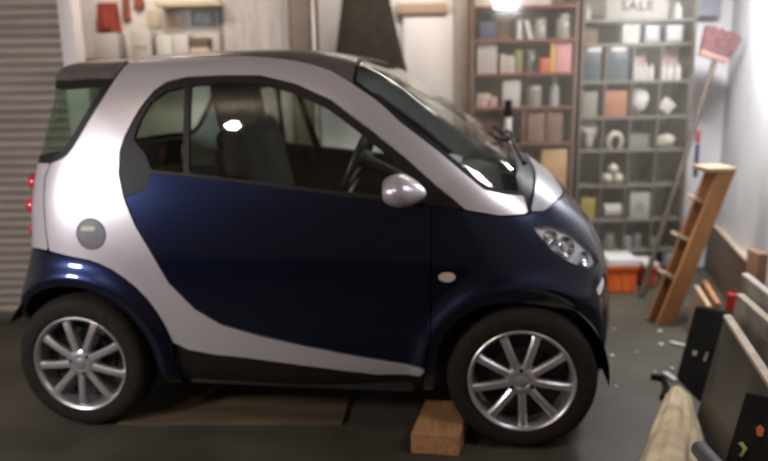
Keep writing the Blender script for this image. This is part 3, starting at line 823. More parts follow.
JAR = [(0, 0), (.95, 0), (1, .04), (1, .74), (.85, .82), (0, .82)]
JLID = [(0, .82), (.88, .82), (.9, .84), (.9, 1), (0, 1)]
def crumple(name, cx, cy, w, h, Yc, m, label, cat, zb=None, seed=0, sub=4, amp=.35, dy=None):
    r_ = np.random.RandomState(seed); bm = bmesh.new(); bmesh.ops.create_icosphere(bm, subdivisions=sub, radius=1)
    dirs = r_.normal(size=(26, 3)); dirs /= np.linalg.norm(dirs, axis=1)[:, None]; am = r_.uniform(-amp, amp, 26)
    p = at(cx, cy, Yc); W_ = w / F_PX * Yc / 2; H_ = h / F_PX * Yc / 2; D_ = dy or W_ * .7
    for v in bm.verts:
        n = np.array(v.co); s = 1 + sum(a * max(0, (n @ d)) ** 9 for a, d in zip(am, dirs)) ; v.co = Vector((n[0] * s * W_, n[1] * s * D_, n[2] * s * H_))
    zmin = min(v.co.z for v in bm.verts)
    o = fin(name, bm, m, None, 180)
    z = p.z if zb is None else zb - zmin + .0005
    o.location = (at(cx, cy, CF).x, Yc, z); return tag(o, label, cat)

# left cabinet ---------------------------------------------------------------
on(zL, 0, 475, 552, -14, WHITE, 'long white box across the top shelf of the brown cabinet', 'box', 'long_box')
GLOW = mat('glowing_reflection', (1, 1, 1), .4, emit=(1.0, 0.97, 0.95), emit_s=1.6)  # emissive surface standing in for a bright white reflection
px_s = px_box('glow_strip', 494, 4.5, 510, 8.5, CF - .027, .02, GLOW, 'short bright strip on the front of the top brown shelf, a reflection made to glow', 'glowing strip', bev=.006)
on(zL, 1, 480, 496, 22, NAVY, 'navy blue box on the upper shelf of the brown cabinet', 'box', 'storage_box')
on(zL, 1, 497.5, 514, 16, BRNB, 'dull brown box beside the navy box', 'box', 'storage_box', Yf=CF + .12)
def leaner(x0, x1, dxp, m, label, row=1, ytop=20):
    X = at(x0, 30, CF + .05).x; X1 = at(x1, 30, CF + .05).x; d = at(x0 + dxp, 30, CF + .05).x - X; H = at(x0, ytop, CF + .05).z - zL[row]
    o = one('leaflet', lambda bm: add_prism(bm, [(X, CF + .05, zL[row] + .001), (X1, CF + .05, zL[row] + .001), (X1 - d, CF + .05, zL[row] + H), (X - d, CF + .05, zL[row] + H)], (0, .08, 0)), m)
    return tag(o, label, 'leaflet')
leaner(517.5, 522, 0, WHITE, 'upright white leaflet, left of the pair on the upper brown shelf')
leaner(529, 533.5, 5, WHITE, 'white leaflet tilting left against the upright one')
lathe_on(zL, 1, 536, 549, 19, JAR, CLEARJ, 'cloudy glass jar right of the tilted white leaflet', 'jar', 'glass_jar', cap=JLID, capm=GREYI)
lathe_on(zL, 1, 559, 574, 14, JAR, CLEARJ, 'wide cloudy glass jar at the right end of the upper brown shelf', 'jar', 'glass_jar', cap=JLID, capm=GREYI)
for k in range(4):
    o = on(zL, 2, 478 + 5 * k, 482.6 + 5 * k, 44.5, WHITE, ['leftmost of the four tall white cartons on the red shelf', 'second from left of the four tall white cartons', 'third from left of the four tall white cartons', 'rightmost of the four tall white cartons, next to the shorter ones'][k], 'carton', 'tall_carton', group='tall white cartons')
ztop_ = at(488, 44.5, CF + .03).z
b_ = px_box('carton', 481.5, 43, 495, 44, CF + .035, .08, CREAM, 'small pale pink carton lying on top of the tall white cartons', 'carton', zb=ztop_ + .001)
for k in range(3):
    on(zL, 2, 501.5 + 4.8 * k, 505.8 + 4.8 * k, 54 + k, WHITE if k != 1 else CREAM, ['short white carton beside the four tall ones', 'cream carton between two short white cartons', 'short white carton beside the olive one'][k], 'carton', 'short_carton', group='short cartons')
on(zL, 2, 516.5, 523.5, 50, OLIVE, 'olive green carton on the middle red shelf', 'carton', 'carton')
lathe_on(zL, 2, 529, 540, 50, JAR, CLEARJ, 'cloudy jar with pale lid left of the red packet', 'jar', 'glass_jar', Yc=CF + .15, cap=JLID, capm=WHITEP)
on(zL, 2, 541.5, 551.5, 58, REDBR, 'low red packet left of the yellow carton', 'packet', 'packet')
on(zL, 2, 552.2, 556.8, 41, YELLOW, 'narrow yellow carton beside the pink one', 'carton', 'carton')
on(zL, 2, 557.4, 574, 42, PINK, 'pink and white carton at the right end of the red shelf', 'carton', 'carton')
o = on(zL, 3, 477, 489, 100, PINKP, 'pale pink tin at the left of the third red shelf', 'tin', 'tin')
px_box('tin', 477.5, 94, 491, 99.6, CF + .03, .1, CREAM, 'cream tin stacked on the pale pink one', 'tin', zb=at(483, 100, CF + .03).z + .001)
on(zL, 3, 490.5, 498, 97, PINKP, 'small rosy box between stacked tins and white sheet', 'box', 'small_box')
on(zL, 3, 503.5, 521.5, 80.5, WHITE, 'large white sheet of card standing on the third shelf', 'card', 'card_sheet', depth=.01)
lathe_on(zL, 3, 528, 544, 86, JAR, CLEARJ, 'squat cloudy jar right of the white card', 'jar', 'glass_jar', cap=JLID, capm=WHITEP)
lathe_on(zL, 3, 552, 562, 79, BOT, GREYI, 'grey bottle with a pale neck on the third shelf', 'bottle', 'bottle', cap=[(0, 1.0), (.45, 1.0), (.45, 1.08), (0, 1.08)], capm=WHITEP)
on(zL, 4, 478, 500, 118, BRNB, 'dark brown box on the lower shelf left of the white pole', 'box', 'storage_box', Yf=CF + .1)
for a_, b_, lb in ((529, 546, 'left brown-fronted box standing above the tan carton'), (551, 564, 'right brown-fronted box standing above the tan carton')):
    o = on(zL, 4, a_, b_, 113, BRNB, lb, 'box', 'framed_box')
    X0, X1 = at(a_, 125, CF + .03).x, at(b_, 125, CF + .03).x
for xx in (523.5, 548.5):
    p = at(xx, 125, CF + .02)
    o = one('upright_board', lambda bm: add_box(bm, (0, 0, (zL[3] - .0185 - zL[4]) / 2), (.022, .10, zL[3] - .0195 - zL[4]), .002), LSH)
    o.location = (p.x, CF + .07, zL[4] + .0008); tag(o, ['red-brown upright board left of the brown-fronted boxes', 'red-brown upright board between the brown-fronted boxes'][xx > 540], 'board')
on(zL, 5, 543, 568.5, 149, TAN, 'tan cardboard box under the red-brown shelves behind the car nose', 'box', 'cardboard_box', depth=.2)
# white pole with a black top in front of the brown cabinet
pl = at(508, 120, CF - .08); zt = at(508, 100, CF - .08).z; zm = at(508, 117, CF - .08).z
o = one('white_pole', lambda bm: add_lathe(bm, [(0, 0), (.024, 0), (.024, zm), (0, zm)], 20), WHITEP)
o.location = (pl.x, CF - .08, 0); tag(o, 'white pole with black top standing before the brown cabinet', 'pole')
one('pole_cap', lambda bm: add_lathe(bm, [(0, zm), (.027, zm), (.028, zm + .01), (.025, zt), (0, zt)], 20), BLACKP, o)['label'] = 'black cap'

# right cabinet ----------------------------------------------------------------
# the sign
sg = px_box('sale_sign', 606, -2, 668, 17.5, CF + .012, .012, mat('beige_grey_board', (.30, .27, .235), .6, 0, .06, 6), 'beige-grey board reading SALE at the top of the right cabinet', 'sign', zb=zR[0] + .0005, bev=.001)
cu = bpy.data.curves.new('sale', 'FONT'); cu.body = 'SALE'; cu.size = .085; cu.extrude = .0015; cu.align_x = 'CENTER'; cu.align_y = 'CENTER'; cu.space_character = 1.25; cu.offset = .003
to = bpy.data.objects.new('t', cu); C.objects.link(to); dg = bpy.context.evaluated_depsgraph_get(); me = bpy.data.meshes.new_from_object(to.evaluated_get(dg)); bpy.data.objects.remove(to)
o = link('lettering', me, mat('dark_lettering', (.02, .02, .025), .6), sg)
pt = at(637, 6, CF + .012); o.location = (pt.x - sg.location.x, -.0075, pt.z - sg.location.z); o.rotation_euler = (PI / 2, 0, 0)
lathe_on(zR, 0, 588, 594, 5, BOT, WHITEP, 'small white bottle on the top left of the right cabinet', 'bottle', 'bottle')
lathe_on(zR, 0, 678, 687, 2, BOT, WHITEP, 'stubby white bottle right of the SALE board', 'bottle', 'bottle')
def framed(x0, x1, y, m, label):
    f = on(zR, 1, x0, x1, y, m, label, 'box', 'framed_box', depth=.1, Yf=CF + .02)
    return f
f = framed(624, 641, 24, WHITE, 'white box with a ring on its front, second shelf of the right cabinet')
p = at(632.5, 29, CF + .02)
bm = bmesh.new(); pts = [Vector((.028 * math.cos(2 * PI * k / 24), 0, .028 * math.sin(2 * PI * k / 24))) for k in range(25)]; add_tube(bm, pts, .006, 8, False)
r_ = fin('ring', bm, GREYI, f, 60); r_.location = (p.x - f.location.x, -.052, p.z - f.location.z)
for a_, b_, lb in ((646, 661.5, 'pale grey square box, left of two on the second shelf'), (667, 685, 'pale grey square box at the right end of the second shelf')):
    f = framed(a_, b_, 25, mat('dark_box_frame', (.12, .12, .125), .5), lb)
    X0, X1 = at(a_, 33, CF + .02).x, at(b_, 33, CF + .02).x; W_ = X1 - X0; H_ = f.dimensions.z
    one('panel', lambda bm: add_box(bm, (0, -.0515, f.data.vertices and at(650, 25, CF + .02).z * 0 + .062), (W_ * .8, .004, .10), .001), mat('pale_grey_panel', (.36, .37, .37), .5), f)
on(zR, 1, 583, 600, 27, BRNB, 'dark brown box at the left of the second shelf', 'box', 'storage_box', Yf=CF + .1)
for a_, b_, lb in ((585, 602, 'blue-grey drawer with a white tag, left of two'), (607, 628, 'blue-grey drawer with a white tag beside the white bottles')):
    d = on(zR, 2, a_, b_, 46.8, BLUEG, lb, 'drawer', 'plastic_drawer', depth=.2, Yf=CF + .012)
    x_ = (a_ + b_) / 2; p = at(x_ + 1, 49.3, CF + .012)
    one('tag', lambda bm: add_box(bm, (p.x - d.location.x, -.103, p.z - d.location.z), (.095, .004, .028), .001), WHITEP, d)['label'] = 'white paper tag'
for k in range(4):
    lathe_on(zR, 2, 634.2 + 5.6 * k, 639 + 5.6 * k, 62.5 + (k % 2), BOT, WHITEP, ['leftmost white bottle beside the blue-grey drawer', 'second white bottle from the blue-grey drawer', 'third white bottle from the blue-grey drawer', 'white bottle nearest the divider of the third shelf'][k], 'bottle', 'small_bottle', group='white bottles on the third shelf', Yc=CF + .05)
on(zR, 2, 640, 652, 56, PINKP, 'pale box behind the four white bottles', 'box', 'pale_box', Yf=CF + .12)
for k in range(3):
    lathe_on(zR, 2, 661.5 + 7.6 * k, 668 + 7.6 * k, 63.5, BOT, WHITEP, ['leftmost of three white bottles before the pinkish card', 'middle of three white bottles before the pinkish card', 'rightmost of three white bottles before the pinkish card'][k], 'bottle', 'small_bottle', group='white bottles by the pinkish card', Yc=CF + .05)
on(zR, 2, 662, 684, 47.5, PINKP, 'pinkish card standing behind three white bottles', 'card', 'card_sheet', depth=.02, Yf=CF + .13)
on(zR, 3, 607, 629, 91, ORGB, 'terracotta orange box on the fourth shelf of the right cabinet', 'box', 'storage_box')
on(zR, 3, 584, 599, 92, RBK, 'dull olive box left of the terracotta box', 'box', 'storage_box')
crumple('crumpled_paper', 645, 98, 17, 26, CF + .09, WHITE, 'crumpled white paper right of the terracotta box', 'paper', zb=zR[3], seed=5); fit(bpy.data.objects['crumpled_paper'], zR, 3)
cx_, cy_ = 669.5, 96
p = at(cx_, cy_, CF); H_ = .12
o = one('tilted_packet', lambda bm: add_box(bm, (0, 0, 0), (.09, .05, .09), .006), WHITE); o.rotation_euler = (0, math.radians(38), 0); o.location = (p.x, CF + .06, zR[3] + .0655)
fit(o, zR, 3); tag(o, 'white packet balanced on its corner at the right of the fourth shelf', 'packet')
crumple('crumpled_bag', 591, 132, 18, 25, CF + .09, WHITE, 'crumpled white plastic bag at the left of the fifth shelf', 'bag', zb=zR[4], seed=8, amp=.45); fit(bpy.data.objects['crumpled_bag'], zR, 4)
# horseshoe-shaped thing
bm = bmesh.new(); R_ = .046; pts = [Vector((R_ * math.cos(math.radians(a)), 0, R_ * 1.2 * math.sin(math.radians(a)))) for a in range(-50, 231, 14)]
add_tube(bm, pts, [.010 + .012 * math.sin(PI * k / (len(pts) - 1)) for k in range(len(pts))], 10)
o = fin('curved_pipe_piece', bm, mat('ivory_plastic', (.48, .44, .37), .45), None, 60); p = at(618, 135, CF); zmin = min(v.co.z for v in o.data.vertices); o.location = (p.x, CF + .06, zR[4] - zmin + .0005)
tag(o, 'ivory horseshoe-shaped piece standing on the fifth shelf', 'pipe piece')
crumple('crumpled_packet', 673, 137, 16, 15, CF + .09, mat('ivory_plastic', (.48, .44, .37), .45), 'ivory crumpled packet at the right of the fifth shelf', 'packet', zb=zR[4], seed=12); fit(bpy.data.objects['crumpled_packet'], zR, 4)
on(zR, 4, 635, 655, 133, RBK, 'dark olive tray between ivory pieces on the fifth shelf', 'tray', 'tray', Yf=CF + .1)
# balls
rb = 5.6 / F_PX * (CF + .06)
for k, (bx_, row_up) in enumerate(((609.8, 0), (621.2, 0), (615.5, 1))):
    bm = bmesh.new(); add_lathe(bm, [(0, -rb)] + [(rb * math.cos(t), rb * math.sin(t)) for t in np.linspace(-1.45, 1.3, 12)] + [(rb * .2, rb * 1.03), (0, rb * 1.05)], 20)
    o = fin('ivory_ball', bm, mat('ivory_plastic', (.48, .44, .37), .45), None, 50); p = at(bx_, 175, CF)
    o.location = (p.x, CF + .06, zR[5] + rb + .0008 + row_up * rb * 1.72); tag(o, ['left lower ivory ball of the stack of three', 'right lower ivory ball of the stack of three', 'top ivory ball of the stack of three'][k], 'ball', 'stacked ivory balls')
on(zR, 6, 582.5, 597, 198, mat('mustard_box', (.36, .27, .06), .6), 'mustard yellow box on the seventh shelf beside the car nose', 'box', 'storage_box')
# roll of tape/paper lying
p0, p1 = at(605.5, 205, CF), at(622, 205, CF); R_ = .052
o = one('paper_roll', lambda bm: add_lathe(bm, [(.018, 0), (R_, 0), (R_, p1.x - p0.x), (.018, p1.x - p0.x), (.018, 0)], 28), WHITE); o.rotation_euler = (0, PI / 2, 0); o.location = (p0.x, CF + .07, zR[6] + R_ + .001)
o.location.x = p0.x + .008
tag(o, 'white roll lying on the seventh shelf', 'roll')
f = on(zR, 6, 635, 655, 191, WHITE, 'white frame with a grey middle on the seventh shelf', 'picture frame', 'picture_frame', depth=.03)
one('inset', lambda bm: add_lathe(bm, [(0, 0), (.032, 0), (.034, .004), (0, .004)], 24, Matrix.Translation((0, -.019, .09)) @ Matrix.Rotation(-PI / 2, 4, 'X')), GREYI, f)
for a_, b_, lb in ((607, 618, 'cloudy jar on the lowest shelf above the orange crate'), (636, 645, 'cloudy jar on the lowest shelf right of centre')):
    lathe_on(zR, 7, a_, b_, 233, JAR, CLEARJ, lb, 'jar', 'glass_jar', cap=JLID, capm=WHITEP)
on(zR, 7, 620.5, 628, 237, GREYI, 'small grey box beside the cloudy jar on the lowest shelf', 'box', 'small_box')
on(zR, 7, 647, 655, 238, GREYI, 'small grey box near the right of the lowest shelf', 'box', 'small_box')

# crates on the floor
def crate(x0, x1, ylid, ysplit, ybot, m, label, dep, dy=0.0):
    g = fl((x0 + x1) / 2, ybot); Yf = g.y
    X0, X1 = at(x0, 275, Yf).x, at(x1, 275, Yf).x; zs_ = at((x0 + x1) / 2, ysplit, Yf).z; zt_ = at((x0 + x1) / 2, ylid, Yf).z - .03
    w = X1 - X0; root = empty('lidded_crate', ((X0 + X1) / 2, Yf + dep / 2, 0), 0, label, 'crate')
    def body(bm):
        add_hull_box(bm, [(-w / 2 + .015, -dep / 2 + .015, 0), (w / 2 - .015, -dep / 2 + .015, 0), (w / 2 - .015, dep / 2, 0), (-w / 2 + .015, dep / 2, 0)], (0, 0, zs_), .006)
        add_box(bm, (0, 0, zs_ - .012), (w, dep, .02), .005)
        for k in (-1, 0, 1): add_box(bm, (k * w * .3, -dep / 2 + .012, zs_ * .5), (.012, .008, zs_ * .8), .003)
    one('body', body, m, root)
    one('lid', lambda bm: (add_box(bm, (0, 0, (zs_ + zt_) / 2), (w * .97, dep * .97, zt_ - zs_ - .001), .012), add_box(bm, (0, -dep / 2 + .01, zs_ + .012), (w * 1.0, .02, .016), .004)), WHITEP, root)['label'] = 'white lid'
    return Yf
YC_ = crate(607, 640, 255, 267, 293, ORANGE, 'orange plastic crate with a white lid below the right cabinet', .24)
crate(644, 660, 259, 268, 288, REDBR, 'smaller red-brown crate with a white lid beside the orange one', .22)

# ---------------- left part of the back wall
SHELFY = mat('yellowed_shelf_board', (.42, .36, .24), .7, 0, .1, 6)
zsh = at(150, 57.5, WB - .25).z
X0, X1 = at(83, 57, WB - .25).x, at(220, 57, WB - .25).x
o = one('wall_shelf', lambda bm: add_box(bm, ((X0 + X1) / 2, WB - .13, zsh - .012), (X1 - X0, .25, .024), .003), mat('brown_shelf_board', (.22, .175, .14), .7, 0, .1, 5)); tag(o, 'brown wall shelf above the roof of the car at the left', 'shelf')
for xx in (X0 + .1, X1 - .1): one('bracket', lambda bm: add_prism(bm, [(xx - .01, WB - .004, zsh - .025), (xx - .01, WB - .2, zsh - .025), (xx - .01, WB - .004, zsh - .2)], (.02, 0, 0)), GREYI, o)
def shelfbox(x0, x1, y, m, label, cat='box', name='storage_box', dep=.16, yf=None):
    return px_box(name, x0, y, x1, 57, yf or WB - .24, dep, m, label, cat, zb=zsh + .001)
shelfbox(93, 117.5, 33, WHITE, 'white box below the red bag on the wall shelf')
b_ = shelfbox(131, 151, 30, WHITE, 'taller white box with a grey line in the middle of the wall shelf')
one('grey_line', lambda bm: add_box(bm, (0, -.082, .07), (.09, .003, .02), .001), GREYI, b_)
shelfbox(156, 172, 36, mat('pale_green_box', (.45, .47, .42), .6), 'pale greenish box right of the taller white box')
shelfbox(173, 188, 34, WHITE, 'white box left of the dark radio-like box')
b_ = shelfbox(190, 208, 47.5, mat('tan_box', (.40, .31, .23), .7), 'tan box under the small dark box at the right of the wall shelf')
px_box('dark_box', 190.5, 37.5, 208, 47, WB - .23, .14, mat('dark_olive_box', (.075, .065, .04), .6), 'small dark box on top of the tan one', 'box', zb=at(199, 47.5, WB - .24).z + .001)
shelfbox(210, 218, 51, BRICK, 'small reddish box at the right end of the wall shelf')
# upper shelf and hanging things
zu = at(180, 2, WB - .2).z; X0, X1 = at(155, 2, WB - .2).x, at(220, 2, WB - .2).x
o = one('upper_wall_shelf', lambda bm: (add_box(bm, ((X0 + X1) / 2, WB - .105, zu - .012), (X1 - X0, .2, .03), .003)), SHELFY); tag(o, 'yellowed upper shelf at the top edge left of the white cloth', 'shelf')
def hanging(x0, x1, ya, yb, m, label, cat, name, dep=.08, seed=1, amp=.06):
    p0, p1 = at(x0, ya, WB - dep), at(x1, yb, WB - dep); r_ = np.random.RandomState(seed)
    w = p1.x - p0.x; h = p0.z - p1.z; bm = bmesh.new(); nx, nz = 22, 18; g = {}
    ph = r_.uniform(0, 6, 4)
    for sidek in (0, 1):
        for i in range(nx + 1):
            for j in range(nz + 1):
                u, v = i / nx, j / nz
                bul = math.sin(PI * u) ** .5 * (0.35 + .65 * math.sin(PI * min(v * 1.3, 1) * .5))
                tap = .80 + .20 * v
                fold = .012 * math.sin(u * 19 + ph[0]) * v + .006 * math.sin(u * 41 + ph[1] + v * 3)
                y = (WB - .004 - .004 * u) if sidek else (WB - .012 - (dep - .012) * bul * .8 + fold * (1 if 0 < i < nx else 0))
                g[sidek, i, j] = bm.verts.new((p0.x + w / 2 + (u - .5) * w * tap, y if not sidek else WB - .006, p0.z - h * v + .01 * math.sin(u * 9 + ph[2]) * (v > .9)))
    for i in range(nx):
        for j in range(nz):
            bm.faces.new((g[0, i, j], g[0, i, j + 1], g[0, i + 1, j + 1], g[0, i + 1, j])); bm.faces.new((g[1, i, j], g[1, i + 1, j], g[1, i + 1, j + 1], g[1, i, j + 1]))
    for i in range(nx):
        for j in (0, nz): bm.faces.new((g[0, i, j], g[0, i + 1, j], g[1, i + 1, j], g[1, i, j]))
    for j in range(nz):
        for i in (0, nx): bm.faces.new((g[0, i, j], g[0, i, j + 1], g[1, i, j + 1], g[1, i, j]))
    return tag(fin(name, bm, m, None, 70), label, cat)
hanging(90, 118, 2, 30, REDC, 'red cloth bag hanging on the wall beside the shutter post', 'bag', 'hanging_bag', .09, 2)
hanging(119, 129, -6, 19, BRICK, 'narrow brick-red pouch hanging right of the red bag', 'pouch', 'hanging_pouch', .06, 3)
hanging(130, 143, -6, 8, BRICK, 'short brick-red pouch at the top edge of the picture', 'pouch', 'hanging_pouch', .06, 4)
def wallcard(x0, x1, y0, y1, m, label, cat='picture', name='wall_card'):
    return px_box(name, x0, y0, x1, y1, WB - .016, .014, m, label, cat, bev=.002)
wallcard(163, 183, 12, 32, mat('pale_pinkish_paper', (.55, .46, .40), .7), 'pale pinkish paper pinned to the wall above the white box', 'paper')
wallcard(147, 160, 10, 28, mat('yellowish_paper', (.48, .43, .33), .7), 'yellowish paper pinned to the wall left of the pinkish one', 'paper')
f = wallcard(191, 214, 10, 26, mat('grey_frame', (.22, .22, .21), .6), 'framed bluish picture on the wall near the white cloth')
p0, p1 = at(194, 13, WB - .016), at(211, 23, WB - .016)
one('picture_sheet', lambda bm: add_box(bm, (0, -.0075, (p0.z - p1.z) / 2 + .02), (p1.x - p0.x, .003, p0.z - p1.z), .0005), mat('bluish_print', (.22, .26, .28), .6, 0, col2=(.42, .43, .42), scale=25), f)
# white cloth hanging
def cloth(x0, x1, zb_, zt_, m, label, name, Yc, amp, waves, gather=0.0, seed=0, cat='cloth'):
    X0, X1 = at(x0, 30, Yc).x, at(x1, 30, Yc).x; bm = bmesh.new(); nx, nz = 90, 24; r_ = np.random.RandomState(seed); ph = r_.uniform(0, 6, 5)
    G = []
    for j in range(nz + 1):
        v = j / nz; row = []
        for i in range(nx + 1):
            u = i / nx; uu = u - .5
            f = math.sin(u * waves + ph[0] + v * 1.2 * math.sin(u * 3)) + .5 * math.sin(u * waves * 2.3 + ph[1] - v * 1.5)
            # swags radiating from the upper corners
            f2 = math.sin((abs(uu) * 9 - v * 3.2) * 2.4) * .8
            x = X0 + (X1 - X0) * (.5 + uu * (1 - gather * math.sin(PI * v)))
            row.append(bm.verts.new((x, Yc + amp * (f * .6 + f2 * .6), zt_ + (zb_ - zt_) * v + .01 * math.sin(u * 14) * (j == nz))))
        G.append(row)
    for j in range(nz):
        for i in range(nx): bm.faces.new((G[j][i], G[j + 1][i], G[j + 1][i + 1], G[j][i + 1]))
    bmesh.ops.solidify(bm, geom=bm.faces[:], thickness=.004)
    return tag(fin(name, bm, m, None, 70), label, cat)
CLOTHW = mat('white_cotton', (.66, .63, .61), .85, 0, .04, 30, sheen=.2)
cloth(223, 289, .95, 2.55, CLOTHW, 'white cloth hanging from above beside the brown column', 'hanging_cloth', WB - .07, .016, 17, .0, 4)
one('wall_trim', lambda bm: add_box(bm, (at(221, 30, WB - .03).x, WB - .02, 1.4), (.03, .04, 2.78), .004), mat('grey_green_trim', (.20, .20, .17), .6)).name = 'trim_4'
tag(bpy.data.objects['trim_4'], kind='structure')
# pipe on the column
p = at(313, 25, WB - .17)
o = one('steel_pipe', lambda bm: add_lathe(bm, [(0, 0), (.011, 0), (.011, 2.74), (0, 2.74)], 16), mat('bright_steel', (.62, .58, .50), .25, .8)); o.location = (p.x, WB - .163, 0.001); tag(o, 'thin shiny pipe running up the brown column', 'pipe')
# dark coat
def coat():
    Yc = WB - .13; bm = bmesh.new(); n = 56; rings = []
    tl, tr = at(346, -30, Yc), at(384, -30, Yc); bl, br = at(331, 88, Yc), at(411, 88, Yc)
    for j in range(20):
        v = j / 19; z = tl.z + (bl.z - tl.z) * v; xa = tl.x + (bl.x - tl.x) * v ** 1.0; xb = tr.x + (br.x - tr.x) * v ** 1.15
        ring = []
        for k in range(n):
            t = 2 * PI * k / n; fo = 1 + .06 * v * math.sin(9 * t + 1.0) + .04 * v * math.sin(17 * t)
            ring.append(bm.verts.new(((xa + xb) / 2 + (xb - xa) / 2 * math.cos(t) * (1 + .02 * math.sin(7 * t) * v), Yc + .085 * math.sin(t) * fo * (.75 + .25 * v), z)))
        rings.append(ring)
    for a, b in zip(rings[:-1], rings[1:]):
        for k in range(n): bm.faces.new((a[k], a[(k + 1) % n], b[(k + 1) % n], b[k]))
    bm.faces.new(rings[0]); bm.faces.new(rings[-1])
    return fin('hanging_coat', bm, mat('black_brown_cloth', (.017, .012, .007), .95, 0, .25, 14, bump=.4), None, 60)
tag(coat(), 'long dark coat hanging on the back wall above the windshield', 'coat')
# white panel, wooden rail
px_box('painted_board', 404, 15, 455, 240, WB - .035, .03, mat('white_board_paint', (.58, .56, .56), .6, 0, .03, 3), 'large white board on the wall right of the dark coat', 'board', zb=.005)
px_box('wooden_rail', 397, 3, 447, 13.5, WB - .065, .06, mat('tan_rail', (.36, .25, .18), .6, 0, .15, 5, stretch=(.3, 1, 3)), 'tan wooden rail above the large white board', 'rail')
# grey box at the top right
px_box('meter_box', 693, -10, 722, 16.5, WB - .10, .10, mat('grey_box_paint', (.25, .255, .27), .55), 'grey wall box above the broom head', 'wall box')
# broom
fo = fl(641, 297); bt = at(716, 56, 4.66); hd = at(717, 46, 4.66)
root = empty('broom', fo, 0, 'long broom standing upside down with faded red bristles, leaning in the corner', 'broom')
L = lambda p: Vector(p) - Vector(fo)
one('handle', lambda bm: add_tube(bm, [L(fo) + Vector((0, 0, .012)), L(fo).lerp(L(bt), .5), L(bt)], .018, 12), mat('worn_grey_wood_handle', (.08, .06, .045), .6, 0, .15, 10), root, 60)
ax = (bt - fo).normalized()
def head(bm):
    u = Vector((ax.z, 0, -ax.x)).normalized(); c = L(hd)
    e1, e2 = L(at(701, 49, 4.66)), L(at(728, 58, 4.66)); d = (e2 - e1).normalized(); n_ = Vector((0, 1, 0)); w_ = d.cross(n_)
    if w_.z < 0: w_ = -w_
    return e1, e2, d, n_, w_
def hb_(bm):
    e1, e2, d, n_, w_ = head(bm); add_prism(bm, [e1 - n_ * .025 - w_ * .035, e2 - n_ * .025 - w_ * .035, e2 + n_ * .025 - w_ * .035, e1 + n_ * .025 - w_ * .035], w_ * .03)
one('head_block', hb_, mat('dull_block', (.30, .17, .14), .6), root)
def br_(bm):
    e1, e2, d, n_, w_ = head(bm); r_ = random.Random(4)
    for i in range(24):
        for j in range(5):
            t = (i + .5) / 24; b_ = e1.lerp(e2, t) + n_ * ((j - 2) * .0095) - w_ * .006; sp_l = .15 + r_.uniform(-.012, .014)
            tip = b_ + w_ * sp_l + d * ((t - .5) * .03 + r_.uniform(-.01, .01)) + n_ * ((j - 2) * .006)
            add_tube(bm, [b_, b_.lerp(tip, .5), tip], [.006, .009, .008], 5)
one('bristles', br_, mat('faded_red_bristle', (.15, .075, .07), .85, 0, .2, 40), root, 60)['label'] = 'faded red bristles'
# small hanging brush
p = at(696, 152, CF + .02)
o = empty('hand_brush', (p.x, CF + .03, at(696, 178, CF + .02).z), 0, 'small red and dark blue hand brush hanging on the right cabinet side', 'brush')
hz_ = at(696, 130, CF + .02).z - o.location.z
one('brush_body', lambda bm: add_box(bm, (0.012, 0, hz_ * .36), (.028, .022, hz_ * .70), .008), mat('dark_blue_plastic', (.03, .04, .09), .5), o)
one('grip', lambda bm: add_box(bm, (0.010, 0, hz_ * .86), (.032, .028, hz_ * .26), .01), mat('red_plastic_grip', (.40, .06, .05), .5), o)
# ---------------- wooden step ladder leaning on the right wall
fa = fl(665, 326)                       # foot of the near rail
YN = fa.y
def ladder():
    root = empty('step_ladder', (fa.x, YN, 0), 0, 'orange-brown wooden step ladder leaning on the right wall', 'ladder')
    o_ = Vector((fa.x, YN, 0)); Wd = .13
    tA, tB = at(718, 172, YN), at(736, 171, YN); bA, bB = at(656.5, 326, YN), at(674, 324, YN)
    bA.z = max(bA.z, .0); bB.z = .0; bA.z = 0.0
    for y in (0.0, Wd):
        r = one('side_rail', lambda bm: add_hull_box(bm, [bA - o_ + Vector((0, y, 0)), bB - o_ + Vector((0, y, 0)), tB - o_ + Vector((0, y, 0)), tA - o_ + Vector((0, y, 0))], (0, .026, 0), .003), WOOD, root)
    # treads : level boards between the rails, noses to the left
    for (qx, qy) in ((696, 204), (679, 241), (665, 279)):
        p = at(qx, qy, YN + .03) - o_
        t = one('tread', lambda bm: add_box(bm, (p.x + .055, Wd / 2 + .013, p.z), (.15, Wd - .03, .022), .003, Matrix.Rotation(math.radians(28), 3, 'Y')), WOODP, root); t['label'] = 'pale worn tread'
    c = at(719, 164, YN) - o_
    one('top_step', lambda bm: add_box(bm, (c.x + .01, Wd / 2 + .013, tA.z - 0 + .012), (.165, Wd + .06, .026), .004), WOODP, root)['label'] = 'pale top step'
    return root
ladder()
# ---------------- junk along the right wall
DIRTY = mat('dirty_white_board', (.13, .115, .09), .7, 0, col2=(.38, .35, .30), scale=5, bump=.3)
SHEET = mat('stained_grey_sheet', (.06, .052, .036), .6, 0, col2=(.125, .115, .095), scale=3)
def lean(name, top_far, top_near, foot_dx, th, m, label, cat, edge=None, edge_h=.02):
    """board whose top edge runs top_far -> top_near, leaning to the right, foot on the floor foot_dx further left"""
    a, b = Vector(top_far), Vector(top_near); fa_, fb = Vector((a.x - foot_dx, a.y, 0)), Vector((b.x - foot_dx, b.y, 0))
    d = Vector((th, 0, 0))
    root = one(name, lambda bm: add_hull_box(bm, [fa_, fb, b, a], d, .002), m); tag(root, label, cat)
    if edge:
        up_ = (a - fa_).normalized()
        one('top_edge', lambda bm: add_hull_box(bm, [a - Vector((.006, 0, 0)), b - Vector((.006, 0, 0)), b - Vector((.006, 0, 0)) + up_ * edge_h, a - Vector((.006, 0, 0)) + up_ * edge_h], (th + .012, 0, 0), .002), edge, root)['label'] = 'pale worn top edge'
    return root
T1 = fl(724, 318, .44); T2 = fl(786, 414, .44)
